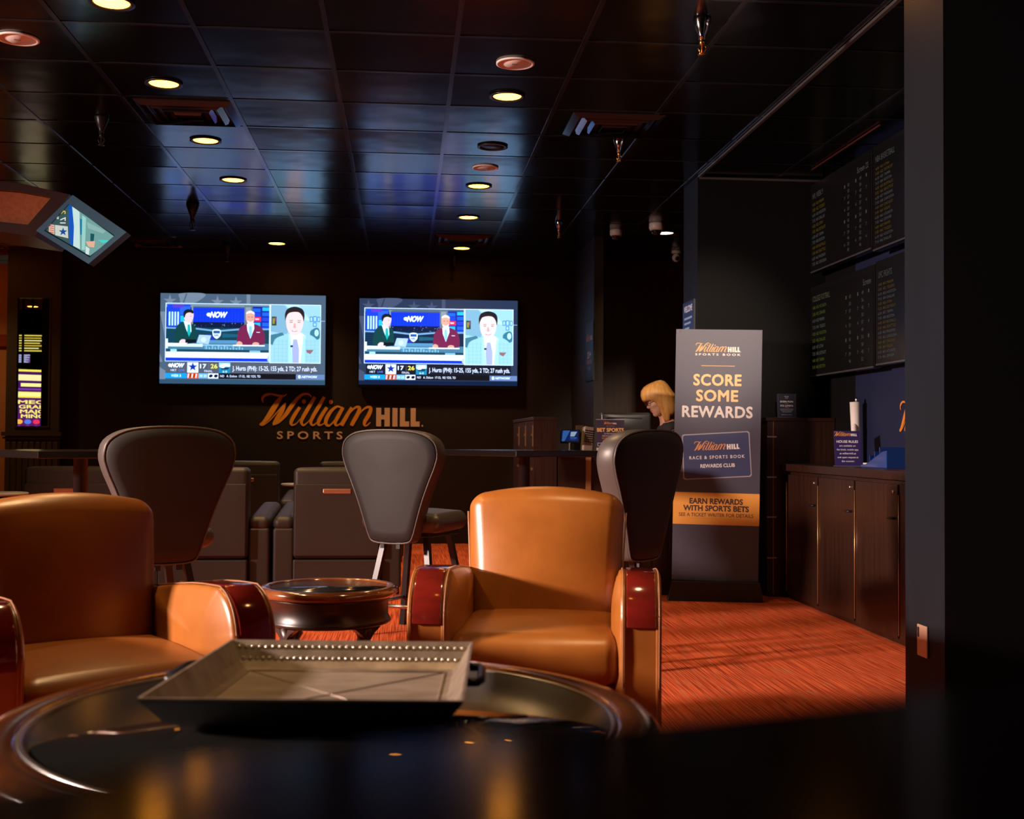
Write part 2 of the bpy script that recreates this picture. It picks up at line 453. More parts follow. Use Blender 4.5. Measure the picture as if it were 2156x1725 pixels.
class Pic:
    """flat print: picture units (x right, y down), later layers lie on earlier ones"""
    def __init__(s, eps=6e-5): s.v = []; s.f = []; s.c = []; s.L = 0; s.eps = eps
    def _add(s, pts, faces, col):
        s.L += 1; b = len(s.v)
        s.v += [(p[0], p[1], s.L) for p in pts]
        for f in faces: s.f.append(tuple(b + i for i in f)); s.c.append(srgb(*col))
    def poly(s, pts, col): s._add(pts, [tuple(range(len(pts)))], col); return s
    def rect(s, x0, y0, x1, y1, col): return s.poly([(x0, y0), (x1, y0), (x1, y1), (x0, y1)], col)
    def ell(s, cx, cy, rx, ry, col, n=24, rot=0):
        c, q = math.cos(rot), math.sin(rot)
        return s.poly([(cx + rx * math.cos(2 * PI * i / n) * c - ry * math.sin(2 * PI * i / n) * q, cy + rx * math.cos(2 * PI * i / n) * q + ry * math.sin(2 * PI * i / n) * c) for i in range(n)], col)
    def smooth(s, pts, col, n=5): return s.poly(catmull(pts, n), col)
    def star(s, cx, cy, r, col, inner=0.4):
        return s.poly([(cx + (r if i % 2 == 0 else r * inner) * math.sin(PI * i / 5), cy - (r if i % 2 == 0 else r * inner) * math.cos(PI * i / 5)) for i in range(10)], col)
    def stroke(s, pts, col, n=6):
        """pts (x,y,width) pen stroke"""
        q = catmull(pts, n, False); vs, fs = [], []
        for i, (x, y, w) in enumerate(q):
            a = q[max(0, i - 1)]; b = q[min(len(q) - 1, i + 1)]
            dx, dy = b[0] - a[0], b[1] - a[1]; l = math.hypot(dx, dy) or 1
            nx, ny = -dy / l * w / 2, dx / l * w / 2
            vs += [(x + nx, y + ny), (x - nx, y - ny)]
        for i in range(len(q) - 1): fs.append((2 * i, 2 * i + 1, 2 * i + 3, 2 * i + 2))
        s._add(vs, fs, col); return s
    def rrect_line(s, pts, w, col):
        q = catmull([(x, y, w) for x, y in pts], 1, True); q.append(q[0])
        return s.stroke(q, col, 1)
    def text(s, t, x, y, h, col, w=None, bold=0.0, shear=0.0, space=1.0, align='C', rot=0, flip=False):
        """cap height h, centre-line y; x is centre/left/right"""
        vs, fs = text_geo(t, 0.0, shear, space)
        if not vs: return s
        if bold > 0:      # heavier weight: the same outline laid down again, nudged each way
            v0, f0, vs, fs = vs, fs, [], []
            for dx, dy in ((0, 0), (-1, 0), (1, 0), (0, -1), (0, 1), (-.7, -.7), (.7, -.7), (-.7, .7), (.7, .7)):
                k0 = len(vs); vs += [(p[0] + dx * bold, p[1] + dy * bold) for p in v0]; fs += [tuple(k0 + i for i in f) for f in f0]
            nv0 = len(v0)
        else: nv0 = len(vs)
        k = h / CAPH; x0 = min(v[0] for v in vs); x1 = max(v[0] for v in vs)
        kx = (w / (x1 - x0)) if w else k
        W = (x1 - x0) * kx
        ox = {'C': -W / 2, 'L': 0, 'R': -W}[align]
        pts = []
        for vx, vy in vs:
            px = (vx - x0) * kx + ox; py = -(vy * k) + h / 2
            if flip: px = -px
            c, q = math.cos(rot), math.sin(rot)
            pts.append((x + px * c - py * q, y + px * q + py * c))
        s._add(pts, fs, col)
        n_ = len(pts) // nv0          # each nudged copy lies a hair above the one before
        for c_ in range(1, n_):
            for i in range(nv0):
                q_ = len(s.v) - len(pts) + c_ * nv0 + i
                s.v[q_] = (s.v[q_][0], s.v[q_][1], s.v[q_][2] + c_ * 0.5)
        s.L += 0.5 * (n_ - 1)
        return s
    def build(s, name, m, parent, sx, sz=None, origin=(0, 0), loc=(0, 0, 0), rot=(0, 0, 0)):
        """front faces -Y of the object; origin (picture units) lands on the object's origin"""
        sz = sz or sx
        me = bpy.data.meshes.new(name)
        me.from_pydata([((x - origin[0]) * sx, -L * s.eps, -(y - origin[1]) * sz) for x, y, L in s.v], [], s.f)
        at = me.attributes.new('Ink', 'FLOAT_COLOR', 'CORNER')
        k = 0
        for pi, p in enumerate(me.polygons):
            for _ in p.vertices:
                at.data[k].color = (*s.c[pi], 1); k += 1
        me.materials.append(m)
        o = bpy.data.objects.new(name, me); COL.objects.link(o)
        if parent: o.parent = parent
        o.location = loc; o.rotation_euler = rot
        return o

def script_name(P, ox, oy, k, col):
    """cursive 'William' drawn with a broad pen; own units of the wall lettering"""
    S = lambda pts: P.stroke([(ox + x * k, oy + y * k, w * k) for x, y, w in pts], col)
    S([(238, 205, 6), (228, 172, 18), (250, 143, 24), (300, 130, 16), (360, 142, 18), (410, 146, 14), (434, 128, 5)])
    S([(400, 140, 16), (362, 190, 38), (318, 262, 46), (276, 330, 40), (240, 372, 26), (212, 390, 12), (238, 394, 12), (290, 358, 8), (350, 290, 10), (420, 208, 10)])
    S([(424, 204, 10), (400, 262, 34), (362, 330, 40), (334, 374, 30), (322, 394, 14)])
    S([(320, 394, 10), (370, 368, 20), (430, 300, 34), (476, 230, 36), (520, 172, 30), (560, 136, 24), (604, 126, 18), (634, 140, 12), (640, 156, 4)])
    def stem(x, y):   # i-like stem with its exit hairline
        S([(x, y, 26), (x - 42, y + 66, 32), (x - 70, y + 122, 30), (x - 66, y + 152, 18), (x - 30, y + 142, 9), (x + 6, y + 100, 7)])
    stem(545, 240); stem(775, 240)
    P.ell(ox + 580 * k, oy + 191 * k, 17 * k, 19 * k, col); P.ell(ox + 808 * k, oy + 194 * k, 17 * k, 19 * k, col)
    for x in (672, 752):
        S([(x, 150, 26), (x - 44, 230, 32), (x - 94, 318, 32), (x - 112, 366, 26), (x - 96, 394, 16), (x - 60, 370, 9), (x - 30, 332, 6)])
    S([(902, 244, 12), (862, 232, 18), (812, 270, 28), (774, 334, 34), (768, 378, 28), (796, 396, 18), (840, 352, 12), (896, 262, 12)])
    S([(912, 238, 26), (876, 306, 32), (848, 364, 28), (856, 394, 18), (890, 376, 9), (930, 320, 6)])
    S([(985, 238, 24), (950, 302, 32), (914, 366, 34), (900, 396, 30)])
    S([(930, 350, 6), (980, 274, 12), (1024, 236, 20), (1052, 244, 28), (1036, 296, 34), (1002, 360, 34), (985, 396, 30)])
    S([(1014, 350, 6), (1066, 274, 12), (1116, 236, 20), (1148, 244, 28), (1134, 296, 34), (1102, 352, 32), (1094, 384, 22), (1112, 394, 14), (1146, 366, 7)])

def block_hill(P, ox, oy, k, col):
    r = lambda a, b, c, d: P.rect(ox + a * k, oy + b * k, ox + c * k, oy + d * k, col)
    r(1195, 240, 1238, 400); r(1266, 240, 1312, 400); r(1238, 300, 1266, 340)
    r(1334, 240, 1378, 400)
    r(1398, 240, 1442, 400); r(1442, 355, 1478, 400)
    r(1490, 240, 1534, 400); r(1534, 355, 1568, 400)
    P.ell(ox + 1592 * k, oy + 392 * k, 8 * k, 8 * k, col)

def logo(P, ox, oy, k, cgold, cwhite, sub='SPORTS BOOK', subw=None):
    """ox,oy = position of the lettering's own origin; spans x 212..1600, y 125..515"""
    script_name(P, ox, oy, k, cgold); block_hill(P, ox, oy, k, cwhite)
    if sub: P.text(sub, ox + 895 * k, oy + 480 * k, 62 * k, cwhite, w=(subw or 1090) * k, bold=0.02, space=1.5)

# ================================================================== THE ROOM
def slab(name, x0, x1, y0, y1, z0, z1, m, kind=True):
    o = MB().box(x0, x1, y0, y1, z0, z1).build(name, m)
    if kind: struct(o)
    return o
slab('floor', -7.5, 6, -3, 20, -0.1, 0, M_carpet)
slab('ceiling', -7.5, 6, -3, 20, CEIL, CEIL + 0.1, M_ceil)
YB = 12.5
slab('wall_back', -3.70, 6, YB, YB + 0.15, 0, CEIL, M_wall)
slab('wall_left', -7.5, -7.35, -3, YB, 0, CEIL, M_wallblack)
slab('wall_front', -7.35, 6, -3.15, -3, 0, CEIL, M_wallblack)
slab('wall_slot_area_left', -7.5, -7.35, YB, 20, 0, CEIL, M_brownwall)
slab('wall_slot_area_back', -7.5, -3.5, 19.8, 20, 0, CEIL, M_wallblack)
slab('wall_slot_area_right', -3.62, -3.5, YB + 0.15, 19.8, 0, CEIL, M_wallblack)

# unseen side window frame, assumed around the key light
w = MB()
for a, b, c, d in ((2.30, 2.38, 2.28, 2.96), (3.12, 3.20, 2.28, 2.96), (2.30, 3.20, 2.28, 2.35), (2.30, 3.20, 2.89, 2.96)):
    w.box(-7.35, -7.28, a, b, c, d)
struct(w.build('window_assumed', M_black))

# ceiling grid tees
g = MB()
for i in range(-12, 9):
    x = TILE_X0 + i * TILE
    g.box(x - 0.012, x + 0.012, -3, 20, CEIL - 0.004, CEIL + 0.002)
for i in range(-14, 26):
    y = TILE_Y0 - i * TILE_Y
    g.box(-7.4, 5.5, y - 0.012, y + 0.012, CEIL - 0.003, CEIL + 0.002)
struct(g.build('trim_1', M_trail))

# wall_right : black above the boards' corner, navy nearer
XR = 3.05
o = MB().box(XR, XR + 0.15, 7.82, 8.83, 0, CEIL).build('wall_right', M_wallblack); struct(o)
o = MB().box(XR, XR + 0.15, -3, 7.82, 0, CEIL).build('wall_right_navy', M_navy); struct(o)
# partition block between desk and boards, end face painted with the screens' bluish light
o = MB().box(2.10, XR, 8.40, 8.83, 0, CEIL).build('wall_partition', M_wallgrey); struct(o)
me = o.data; me.materials.append(M_wallblack)
for p in me.polygons:
    if p.normal.y < -0.5: p.material_index = 1
slab('wall_fin', 1.77, 1.86, 11.06, YB, 0, CEIL, M_wall)
slab('wall_desk_panel', 1.86, 6, YB - 0.03, YB, 0, CEIL, M_brownwall)
# metal edge trims on the lowered ceiling over the betting window
t = MB()
t.box(2.100, 2.120, -1, 8.395, CEIL - 0.018, CEIL - 0.004)
t.box(2.11, XR - 0.02, 8.385, 8.398, CEIL - 0.03, CEIL - 0.015)
struct(t.build('trim_2', mat('soffit_edge_metal', (0.35, 0.32, 0.30), 0.35, metal=0.9)))
slab('trim_3', 2.84, 2.85, 6.9, 8.1, CEIL - 0.014, CEIL - 0.004, mat('dull_red_trim', (0.06, 0.015, 0.012), 0.4))
slab('trim_4', 0.9, 1.8, YB - 0.02, YB, 2.82, 2.84, M_trail)
# lowered black soffit at the back wall
# near right pillar; front face painted black to stand in for shade
o = MB().box(1.955, 2.9, 4.16, 4.50, 0, CEIL).build('wall_pillar', M_wallgrey); struct(o)
o.data.materials.append(M_wallblack)
for p in o.data.polygons:
    if p.normal.y < -0.5: p.material_index = 1
# outlet plate on the pillar
ol = thing('wall_outlet', 'beige steel outlet plate low on the grey pillar', 'outlet', (1.953, at_x(1945, 1350, 1.955).y, at_x(1945, 1383, 1.955).z))
MB().box(-0.006, 0, -0.042, 0.042, 0, 0.118, bev=0.002).build('cover_plate', mat('outlet_plate', (0.62, 0.40, 0.28), 0.35, metal=0.4), ol)
k = MB()
k.box(-0.008, -0.005, 0.022, 0.036, 0.070, 0.108, bev=0.002)
k.build('switch_slot', M_black, ol)

# ochre wall strip at far left, dark rail across
pa = at_y(-10, 573, YB); pb = at_y(11, 1100, YB)
slab('wall_ochre', -7.35, pb.x, YB, YB + 0.15, 0, 2.86, M_orangewall)
slab('trim_5', -7.35, pb.x, YB - 0.03, YB, at_y(5, 730, YB).z, at_y(5, 705, YB).z, M_red_trim)
o = slab('ceiling_slot_aisle', -7.3, -3.32, 10.9, 18.5, CEIL - 0.002, CEIL + 0.001, mat('warm_lit_ceiling_tile', (0.42, 0.34, 0.27), 0.5))  # tile lightened to stand in for warm light on this ceiling
slab('trim_7', -7.3, -3.72, YB - 0.04, YB, CEIL - 0.08, CEIL - 0.01, M_red_trim)
# column with a tall glass pane
cx0, cx1 = at_y(11, 900, YB - .15).x, at_y(124, 900, YB - .15).x
gx0, gx1 = at_y(36, 760, YB - .15).x, at_y(103, 760, YB - .15).x
gz0, gz1 = at_y(70, 897, YB - .15).z, at_y(70, 628, YB - .15).z
c = MB()
ya, yb = YB - 0.15, YB - 0.10
c.box(cx0, gx0, ya, yb, 0, CEIL); c.box(gx1, cx1, ya, yb, 0, CEIL)
c.box(gx0, gx1, ya, yb, 0, gz0); c.box(gx0, gx1, ya, yb, gz1, CEIL)
sz = at_y(70, 914, ya).z
c.box(cx0 - 0.03, cx1 + 0.03, ya - 0.03, ya, sz - 0.02, sz + 0.02); c.box(cx0 - 0.02, cx1 + 0.02, ya - 0.02, ya, sz - 0.05, sz - 0.03)
for i in range(9):
    xx = cx0 + 0.03 + i * (cx1 - cx0 - 0.06) / 8
    c.box(xx - 0.022, xx + 0.022, ya - 0.012, ya, 0.1, sz - 0.08, bev=0.005)
struct(c.build('wall_column', M_colframe))
fr = MB(); e = 0.014
fr.box(gx0 - e, gx0, ya - 0.012, ya + 0.02, gz0 - e, gz1 + e); fr.box(gx1, gx1 + e, ya - 0.012, ya + 0.02, gz0 - e, gz1 + e)
fr.box(gx0, gx1, ya - 0.012, ya + 0.02, gz0 - e, gz0); fr.box(gx0, gx1, ya - 0.012, ya + 0.02, gz1, gz1 + e)
wf = struct(fr.build('window_2', M_colframe))
MB().box(gx0, gx1, ya + 0.03, ya + 0.036, gz0, gz1).build('window_pane', M_glass, wf)

# ------------------------------------------------------------------ ceiling fittings
def downlight(px, py, label, lit=True, power=80, glow=None, on_frame=True, loc=None, spot_target=None, angle=110, color=WARM):
    p = Vector(loc) if loc else at_z(px, py, CEIL)
    if not lit: glow = M_black
    t = thing('downlight', label, 'ceiling light', (p.x, p.y, CEIL), 0, 'round recessed downlights')
    r = 0.085
    MB().lathe([(r, 0.0), (r + 0.014, -0.003), (r + 0.016, -0.008), (r, -0.010), (r - 0.008, -0.004), (r - 0.008, 0.0)], 40).build('trim_ring', M_black_metal, t)
    MB().lathe([(0.0, -0.0035), (r * 0.9, -0.0035), (r * 0.9, -0.001), (0, -0.001)], 36).build('lamp_lens' , glow or M_lamp, t)
    if lit:
        tg = spot_target or (p.x, p.y, 0)
        spot_light('downlight_beam', (p.x, p.y, CEIL - 0.03), tg, power, color, angle, 0.9, 0.06)
    return t
downlight(235, 4, 'largest warm downlight, cut by the top edge on the left')
downlight(345, 175, 'lit downlight just above the big black air vent')
downlight(433, 295, 'lit downlight directly below the big black air vent')
downlight(491, 378, 'lit downlight fourth from the camera in the left row')
downlight(583, 512, 'small far lit downlight above the gap between the two televisions')
downlight(1068, 202, 'lit downlight nearest the camera in the right row')
downlight(1008, 391, 'lit downlight right behind the smaller beige ceiling speaker')
downlight(986, 457, 'lit downlight just in front of the far ceiling vent')
downlight(972, 522, 'farthest lit downlight, behind the far ceiling vent')
downlight(1037, 308, 'unlit black downlight in the right row', lit=False)
downlight(1400, 490, 'bright glowing downlight beside the white dome camera at the desk', glow=M_lampwhite, power=70)
# rows assumed to continue towards the camera, out of view, then three added lamps
downlight(0, 0, 'assumed unseen downlight of the left row over the tan armchairs', loc=(-1.3, 4.15, CEIL), power=100)
downlight(0, 0, 'assumed unseen downlight of the right row over the right tan armchair', loc=(0.62, 3.30, CEIL), power=70, spot_target=(0.62, 4.1, 0.6), angle=62)
downlight(0, 0, 'added unseen lamp over the carpet before the cabinets', loc=(2.62, 5.7, CEIL), power=40)  # lamp added to brighten the carpet, hidden behind the pillar
downlight(0, 0, 'added unseen spotlight aimed at the standing banner', loc=(1.75, 4.75, CEIL), power=800, spot_target=(2.14, 8.1, 1.85), angle=24, color=(1.0, 0.80, 0.62))  # out-of-view lamp added to put the glare on the banner
downlight(0, 0, 'added unseen spotlight over the coffee table and tray', loc=(-0.1, 2.05, CEIL), power=36, spot_target=(-0.1, 2.25, 0.6), angle=38)  # extra lamp above the frame, added to brighten the tray

def speaker(px, py, label, r=0.098):
    p = at_z(px, py, CEIL)
    t = thing('ceiling_speaker', label, 'ceiling speaker', (p.x, p.y, CEIL), 0, 'round beige ceiling speakers')
    MB().lathe([(r - 0.012, 0), (r, -0.002), (r, -0.008), (r - 0.01, -0.011), (r - 0.014, -0.007)], 40).build('rim', M_white if False else M_speaker, t)
    MB().lathe([(0, -0.008), (r - 0.014, -0.007), (r - 0.014, -0.001), (0, -0.001)], 40).build('grille', M_speaker, t)
    MB().box(-0.018, 0.012, -0.004, 0.004, -0.011, -0.008, M=R(20, 'Z')).build('logo_bar', M_steel, t)
speaker(38, 80, 'round beige ceiling speaker cut by the left edge')
speaker(1085, 132, 'larger round beige ceiling speaker, nearest in the right row')
speaker(1022, 352, 'smaller beige ceiling speaker between a dark and a lit downlight', 0.092)

def vent(px, py, label, sx=0.55, sy=0.5):
    p = at_z(px, py, CEIL)
    t = thing('air_vent', label, 'air vent', (p.x, p.y, CEIL), 0, 'square ceiling air vents')
    Mv = mat('glossy_black_vent', (0.008, 0.008, 0.010), 0.10, spec=0.4)
    f = MB()
    for i in range(4):
        a = (sx / 2) * (1 - i * 0.23); b = (sy / 2) * (1 - i * 0.23); z0 = -0.004 - i * 0.004
        ring = [(-a, -b), (a, -b), (a, b), (-a, b)]
        inn = [(x * 0.86, y * 0.86) for x, y in ring]
        vs = [(x, y, z0) for x, y in ring] + [(x, y, z0 - 0.022) for x, y in inn]
        f.add(vs, [(j, (j + 1) % 4, 4 + (j + 1) % 4, 4 + j) for j in range(4)])
        vs2 = [(x, y, z0 - 0.022) for x, y in inn] + [(x * 0.97, y * 0.97, z0) for x, y in inn]
        f.add(vs2, [(j, (j + 1) % 4, 4 + (j + 1) % 4, 4 + j) for j in range(4)])
    f.build('louvers', Mv, t)
    MB().box(-sx / 2, sx / 2, -sy / 2, sy / 2, -0.003, 0).build('backing_plate', M_black, t)
vent(400, 236, 'big glossy black louvered air vent between left-row downlights')
vent(975, 503, 'far black louvered air vent reflecting blue and white')
vent(1290, 262, 'dim black air vent right of the right light row')
vent(325, 508, 'dim far air vent beside the tilted mirror panel', 0.55, 0.5)

def sprinkler(px, py, label, s=1.0, dark=False):
    # py = lowest tip; drop about 0.16 m from the ceiling
    p = at_z(px, py, CEIL - 0.15 * s)
    t = thing('fire_sprinkler', label, 'fire sprinkler', (p.x, p.y, CEIL), 0, 'pendant fire sprinklers')
    A, B = (M_black_metal, M_black_metal) if dark else (M_chrome, M_brass)
    MB().lathe([(0.0, 0), (0.034 * s, -0.001), (0.036 * s, -0.008 * s), (0.022 * s, -0.05 * s), (0.013 * s, -0.07 * s), (0.013 * s, -0.085 * s), (0, -0.085 * s)], 20).build('escutcheon_cup', A, t)
    b = MB()
    b.lathe([(0, -0.084 * s), (0.011 * s, -0.085 * s), (0.011 * s, -0.105 * s), (0.004 * s, -0.108 * s), (0.004 * s, -0.14 * s), (0, -0.14 * s)], 12)
    for q in (-1, 1):
        b.tube([(q * 0.010 * s, 0, -0.10 * s), (q * 0.016 * s, 0, -0.122 * s), (q * 0.004 * s, 0, -0.142 * s)], 0.0028 * s, 6)
    b.lathe([(0, -0.141 * s), (0.017 * s, -0.143 * s), (0.017 * s, -0.146 * s), (0, -0.147 * s)], 12)
    b.build('nozzle', B, t)
sprinkler(1478, 118, 'chrome fire sprinkler nearest the camera, upper right', 1.15)
sprinkler(1303, 342, 'chrome and brass sprinkler just past the dim vent')
sprinkler(1177, 502, 'small far brass sprinkler right of the far vent', 1.0)
sprinkler(213, 308, 'dark sprinkler hanging left of the big black vent', 1.2, True)
sprinkler(405, 486, 'black sprinkler standing out on the blue lit ceiling', 1.5, True)
sprinkler(478, 552, 'far black sprinkler above the left television', 1.2, True)
sprinkler(957, 572, 'far black sprinkler above the right television', 1.2, True)

def dome(px, py, label, s=1.0):
    p = at_z(px, py, CEIL)
    t = thing('dome_camera', label, 'security camera', (p.x, p.y, CEIL), 0, 'white security cameras over the desk')
    MB().lathe([(0, 0), (0.058 * s, 0), (0.062 * s, -0.008), (0.062 * s, -0.045 * s), (0.052 * s, -0.062 * s), (0.0, -0.062 * s)], 28).build('housing', M_white, t)
    MB().lathe([(0.046 * s, -0.061 * s), (0.044 * s, -0.08 * s), (0.030 * s, -0.10 * s), (0, -0.108 * s)], 24).build('dome_cover', mat('dark_dome', (0.01, 0.01, 0.012), 0.08), t)
dome(1297, 484, 'white dome security camera, left of the two over the desk', 0.9)
dome(1382, 470, 'white dome security camera beside the glowing downlight', 1.05)
p = at_z(1424, 528, CEIL)
t = thing('turret_camera', 'small white eyeball camera hanging at the back wall near the blue-lit partition', 'security camera', (p.x, p.y, CEIL))
MB().lathe([(0, 0), (0.048, 0), (0.05, -0.02), (0.045, -0.03), (0, -0.03)], 24).build('base', M_white, t)
MB().lathe([(0, -0.115)] + [(0.043 * math.cos(a), -0.072 + 0.043 * math.sin(a)) for a in [-1.3 + i * 0.26 for i in range(11)]] + [(0, -0.028)], 24).build('ball', M_white, t)
MB().lathe([(0, 0), (0.022, 0), (0.022, 0.01), (0, 0.01)], 20, M=T(0, -0.036, -0.082) @ R(115, 'X')).build('lens', M_black, t)

# tilted mirror panel, its reflection a painted glowing picture; wood-clad casing beside it
YT = 7.2
c0 = at_y(172, 484, YT)
cor = [at_y(*q, YT) - c0 for q in ((155, 412), (268, 490), (188, 557), (78, 487))]
mirror_panel = thing('tilted_mirror_panel', 'diamond-tilted mirror panel with a painted glowing reflection in a blue-grey frame at upper left', 'screen', c0)
cc = [Vector((v.x, 0, v.z)) for v in cor]
inn = [at_y(*q, YT) - c0 for q in ((146, 431), (243, 497), (191, 543), (95, 487))]
ii = [Vector((v.x, 0, v.z)) for v in inn]
f = MB()
n = 4
vs = [(v.x, -0.02, v.z) for v in cc] + [(v.x, -0.02, v.z) for v in ii] + [(v.x, 0.0, v.z) for v in ii] + [(v.x, 0.10, v.z) for v in cc]
fs = []
for i in range(4):
    j = (i + 1) % 4
    fs += [(i, j, 4 + j, 4 + i), (4 + i, 4 + j, 8 + j, 8 + i), (i, 12 + i, 12 + j, j)]
fs.append((12, 13, 14, 15))
f.add(vs, fs).build('frame', M_frame_blue, mirror_panel)
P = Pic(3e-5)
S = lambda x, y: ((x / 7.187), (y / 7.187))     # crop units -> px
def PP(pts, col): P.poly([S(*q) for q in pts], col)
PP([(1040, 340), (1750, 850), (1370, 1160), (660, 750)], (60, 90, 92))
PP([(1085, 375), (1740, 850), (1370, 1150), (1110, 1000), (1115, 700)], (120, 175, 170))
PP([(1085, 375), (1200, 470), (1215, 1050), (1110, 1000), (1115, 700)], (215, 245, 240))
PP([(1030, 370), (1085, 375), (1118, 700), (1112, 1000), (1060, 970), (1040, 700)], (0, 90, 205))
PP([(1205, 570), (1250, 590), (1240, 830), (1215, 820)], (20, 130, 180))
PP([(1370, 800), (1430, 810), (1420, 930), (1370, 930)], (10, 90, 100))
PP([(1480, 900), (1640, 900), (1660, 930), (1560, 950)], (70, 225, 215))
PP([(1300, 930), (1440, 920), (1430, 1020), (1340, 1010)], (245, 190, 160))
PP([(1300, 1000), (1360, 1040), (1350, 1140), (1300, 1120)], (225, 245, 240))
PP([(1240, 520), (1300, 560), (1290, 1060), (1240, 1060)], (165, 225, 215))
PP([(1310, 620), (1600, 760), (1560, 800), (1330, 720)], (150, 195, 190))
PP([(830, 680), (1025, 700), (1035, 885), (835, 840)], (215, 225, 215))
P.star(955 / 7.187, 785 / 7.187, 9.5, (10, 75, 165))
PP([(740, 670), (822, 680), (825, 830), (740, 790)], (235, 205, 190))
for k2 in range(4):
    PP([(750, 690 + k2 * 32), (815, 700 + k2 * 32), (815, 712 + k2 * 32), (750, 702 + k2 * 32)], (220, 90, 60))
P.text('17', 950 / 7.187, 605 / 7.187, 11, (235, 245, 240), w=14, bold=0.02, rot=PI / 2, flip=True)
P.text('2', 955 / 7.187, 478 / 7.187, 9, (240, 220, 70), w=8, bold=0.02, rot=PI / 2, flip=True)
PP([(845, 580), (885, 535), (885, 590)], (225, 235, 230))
kk = (at_y(200, 484, YT).x - at_y(100, 484, YT).x) / 100
P.build('screen', print_mat('painted_mirror_image', 0.3, 0.85), mirror_panel, kk, origin=(172, 484 - 380), loc=(0, 0.0, 0))  # mirrored broadcast drawn as glow in place of a real reflection
# casing box
bx = [at_y(*q, YT + 0.12) for q in ((-60, 396), (40, 404), (112, 417), (62, 475), (-60, 462))]
cs = thing('hanging_wood_casing', 'red-brown wood casing hung from the ceiling at the far left', 'bulkhead', (bx[0].x, YT + 0.12, bx[0].z))
b0 = bx[0]
MB().prism([(v.x - b0.x, v.z - b0.z) for v in bx], 0.02, 0.5, bev=0.004).build('wood_panel', M_orange_wood, cs)
rim = [at_y(*q, YT + 0.12) for q in ((-60, 378), (46, 388), (150, 412), (76, 500), (-60, 480))]
fr = MB()
vs = [(v.x - b0.x, -0.03, v.z - b0.z) for v in rim] + [(v.x - b0.x, -0.03, v.z - b0.z) for v in bx] + [(v.x - b0.x, 0.03, v.z - b0.z) for v in bx] + [(v.x - b0.x, 0.55, v.z - b0.z) for v in rim]
fs = []
for i in range(5):
    j = (i + 1) % 5
    fs += [(i, j, 5 + j, 5 + i), (5 + i, 5 + j, 10 + j, 10 + i), (i, 15 + i, 15 + j, j)]
fr.add(vs, fs).build('dark_rim', mat('dark_red_wood', (0.03, 0.006, 0.004), 0.35), cs)
MB().tube([(0.02, 0.3, 0.0), (0.02, 0.3, CEIL - b0.z)], 0.02, 8).build('hanger', M_black_metal, cs)
MB().box(cor[3].x * 0.7, cor[3].x * 0.4, 0.09, 0.118, -0.01, 0.03).build('mounting_arm', M_black_metal, mirror_panel)

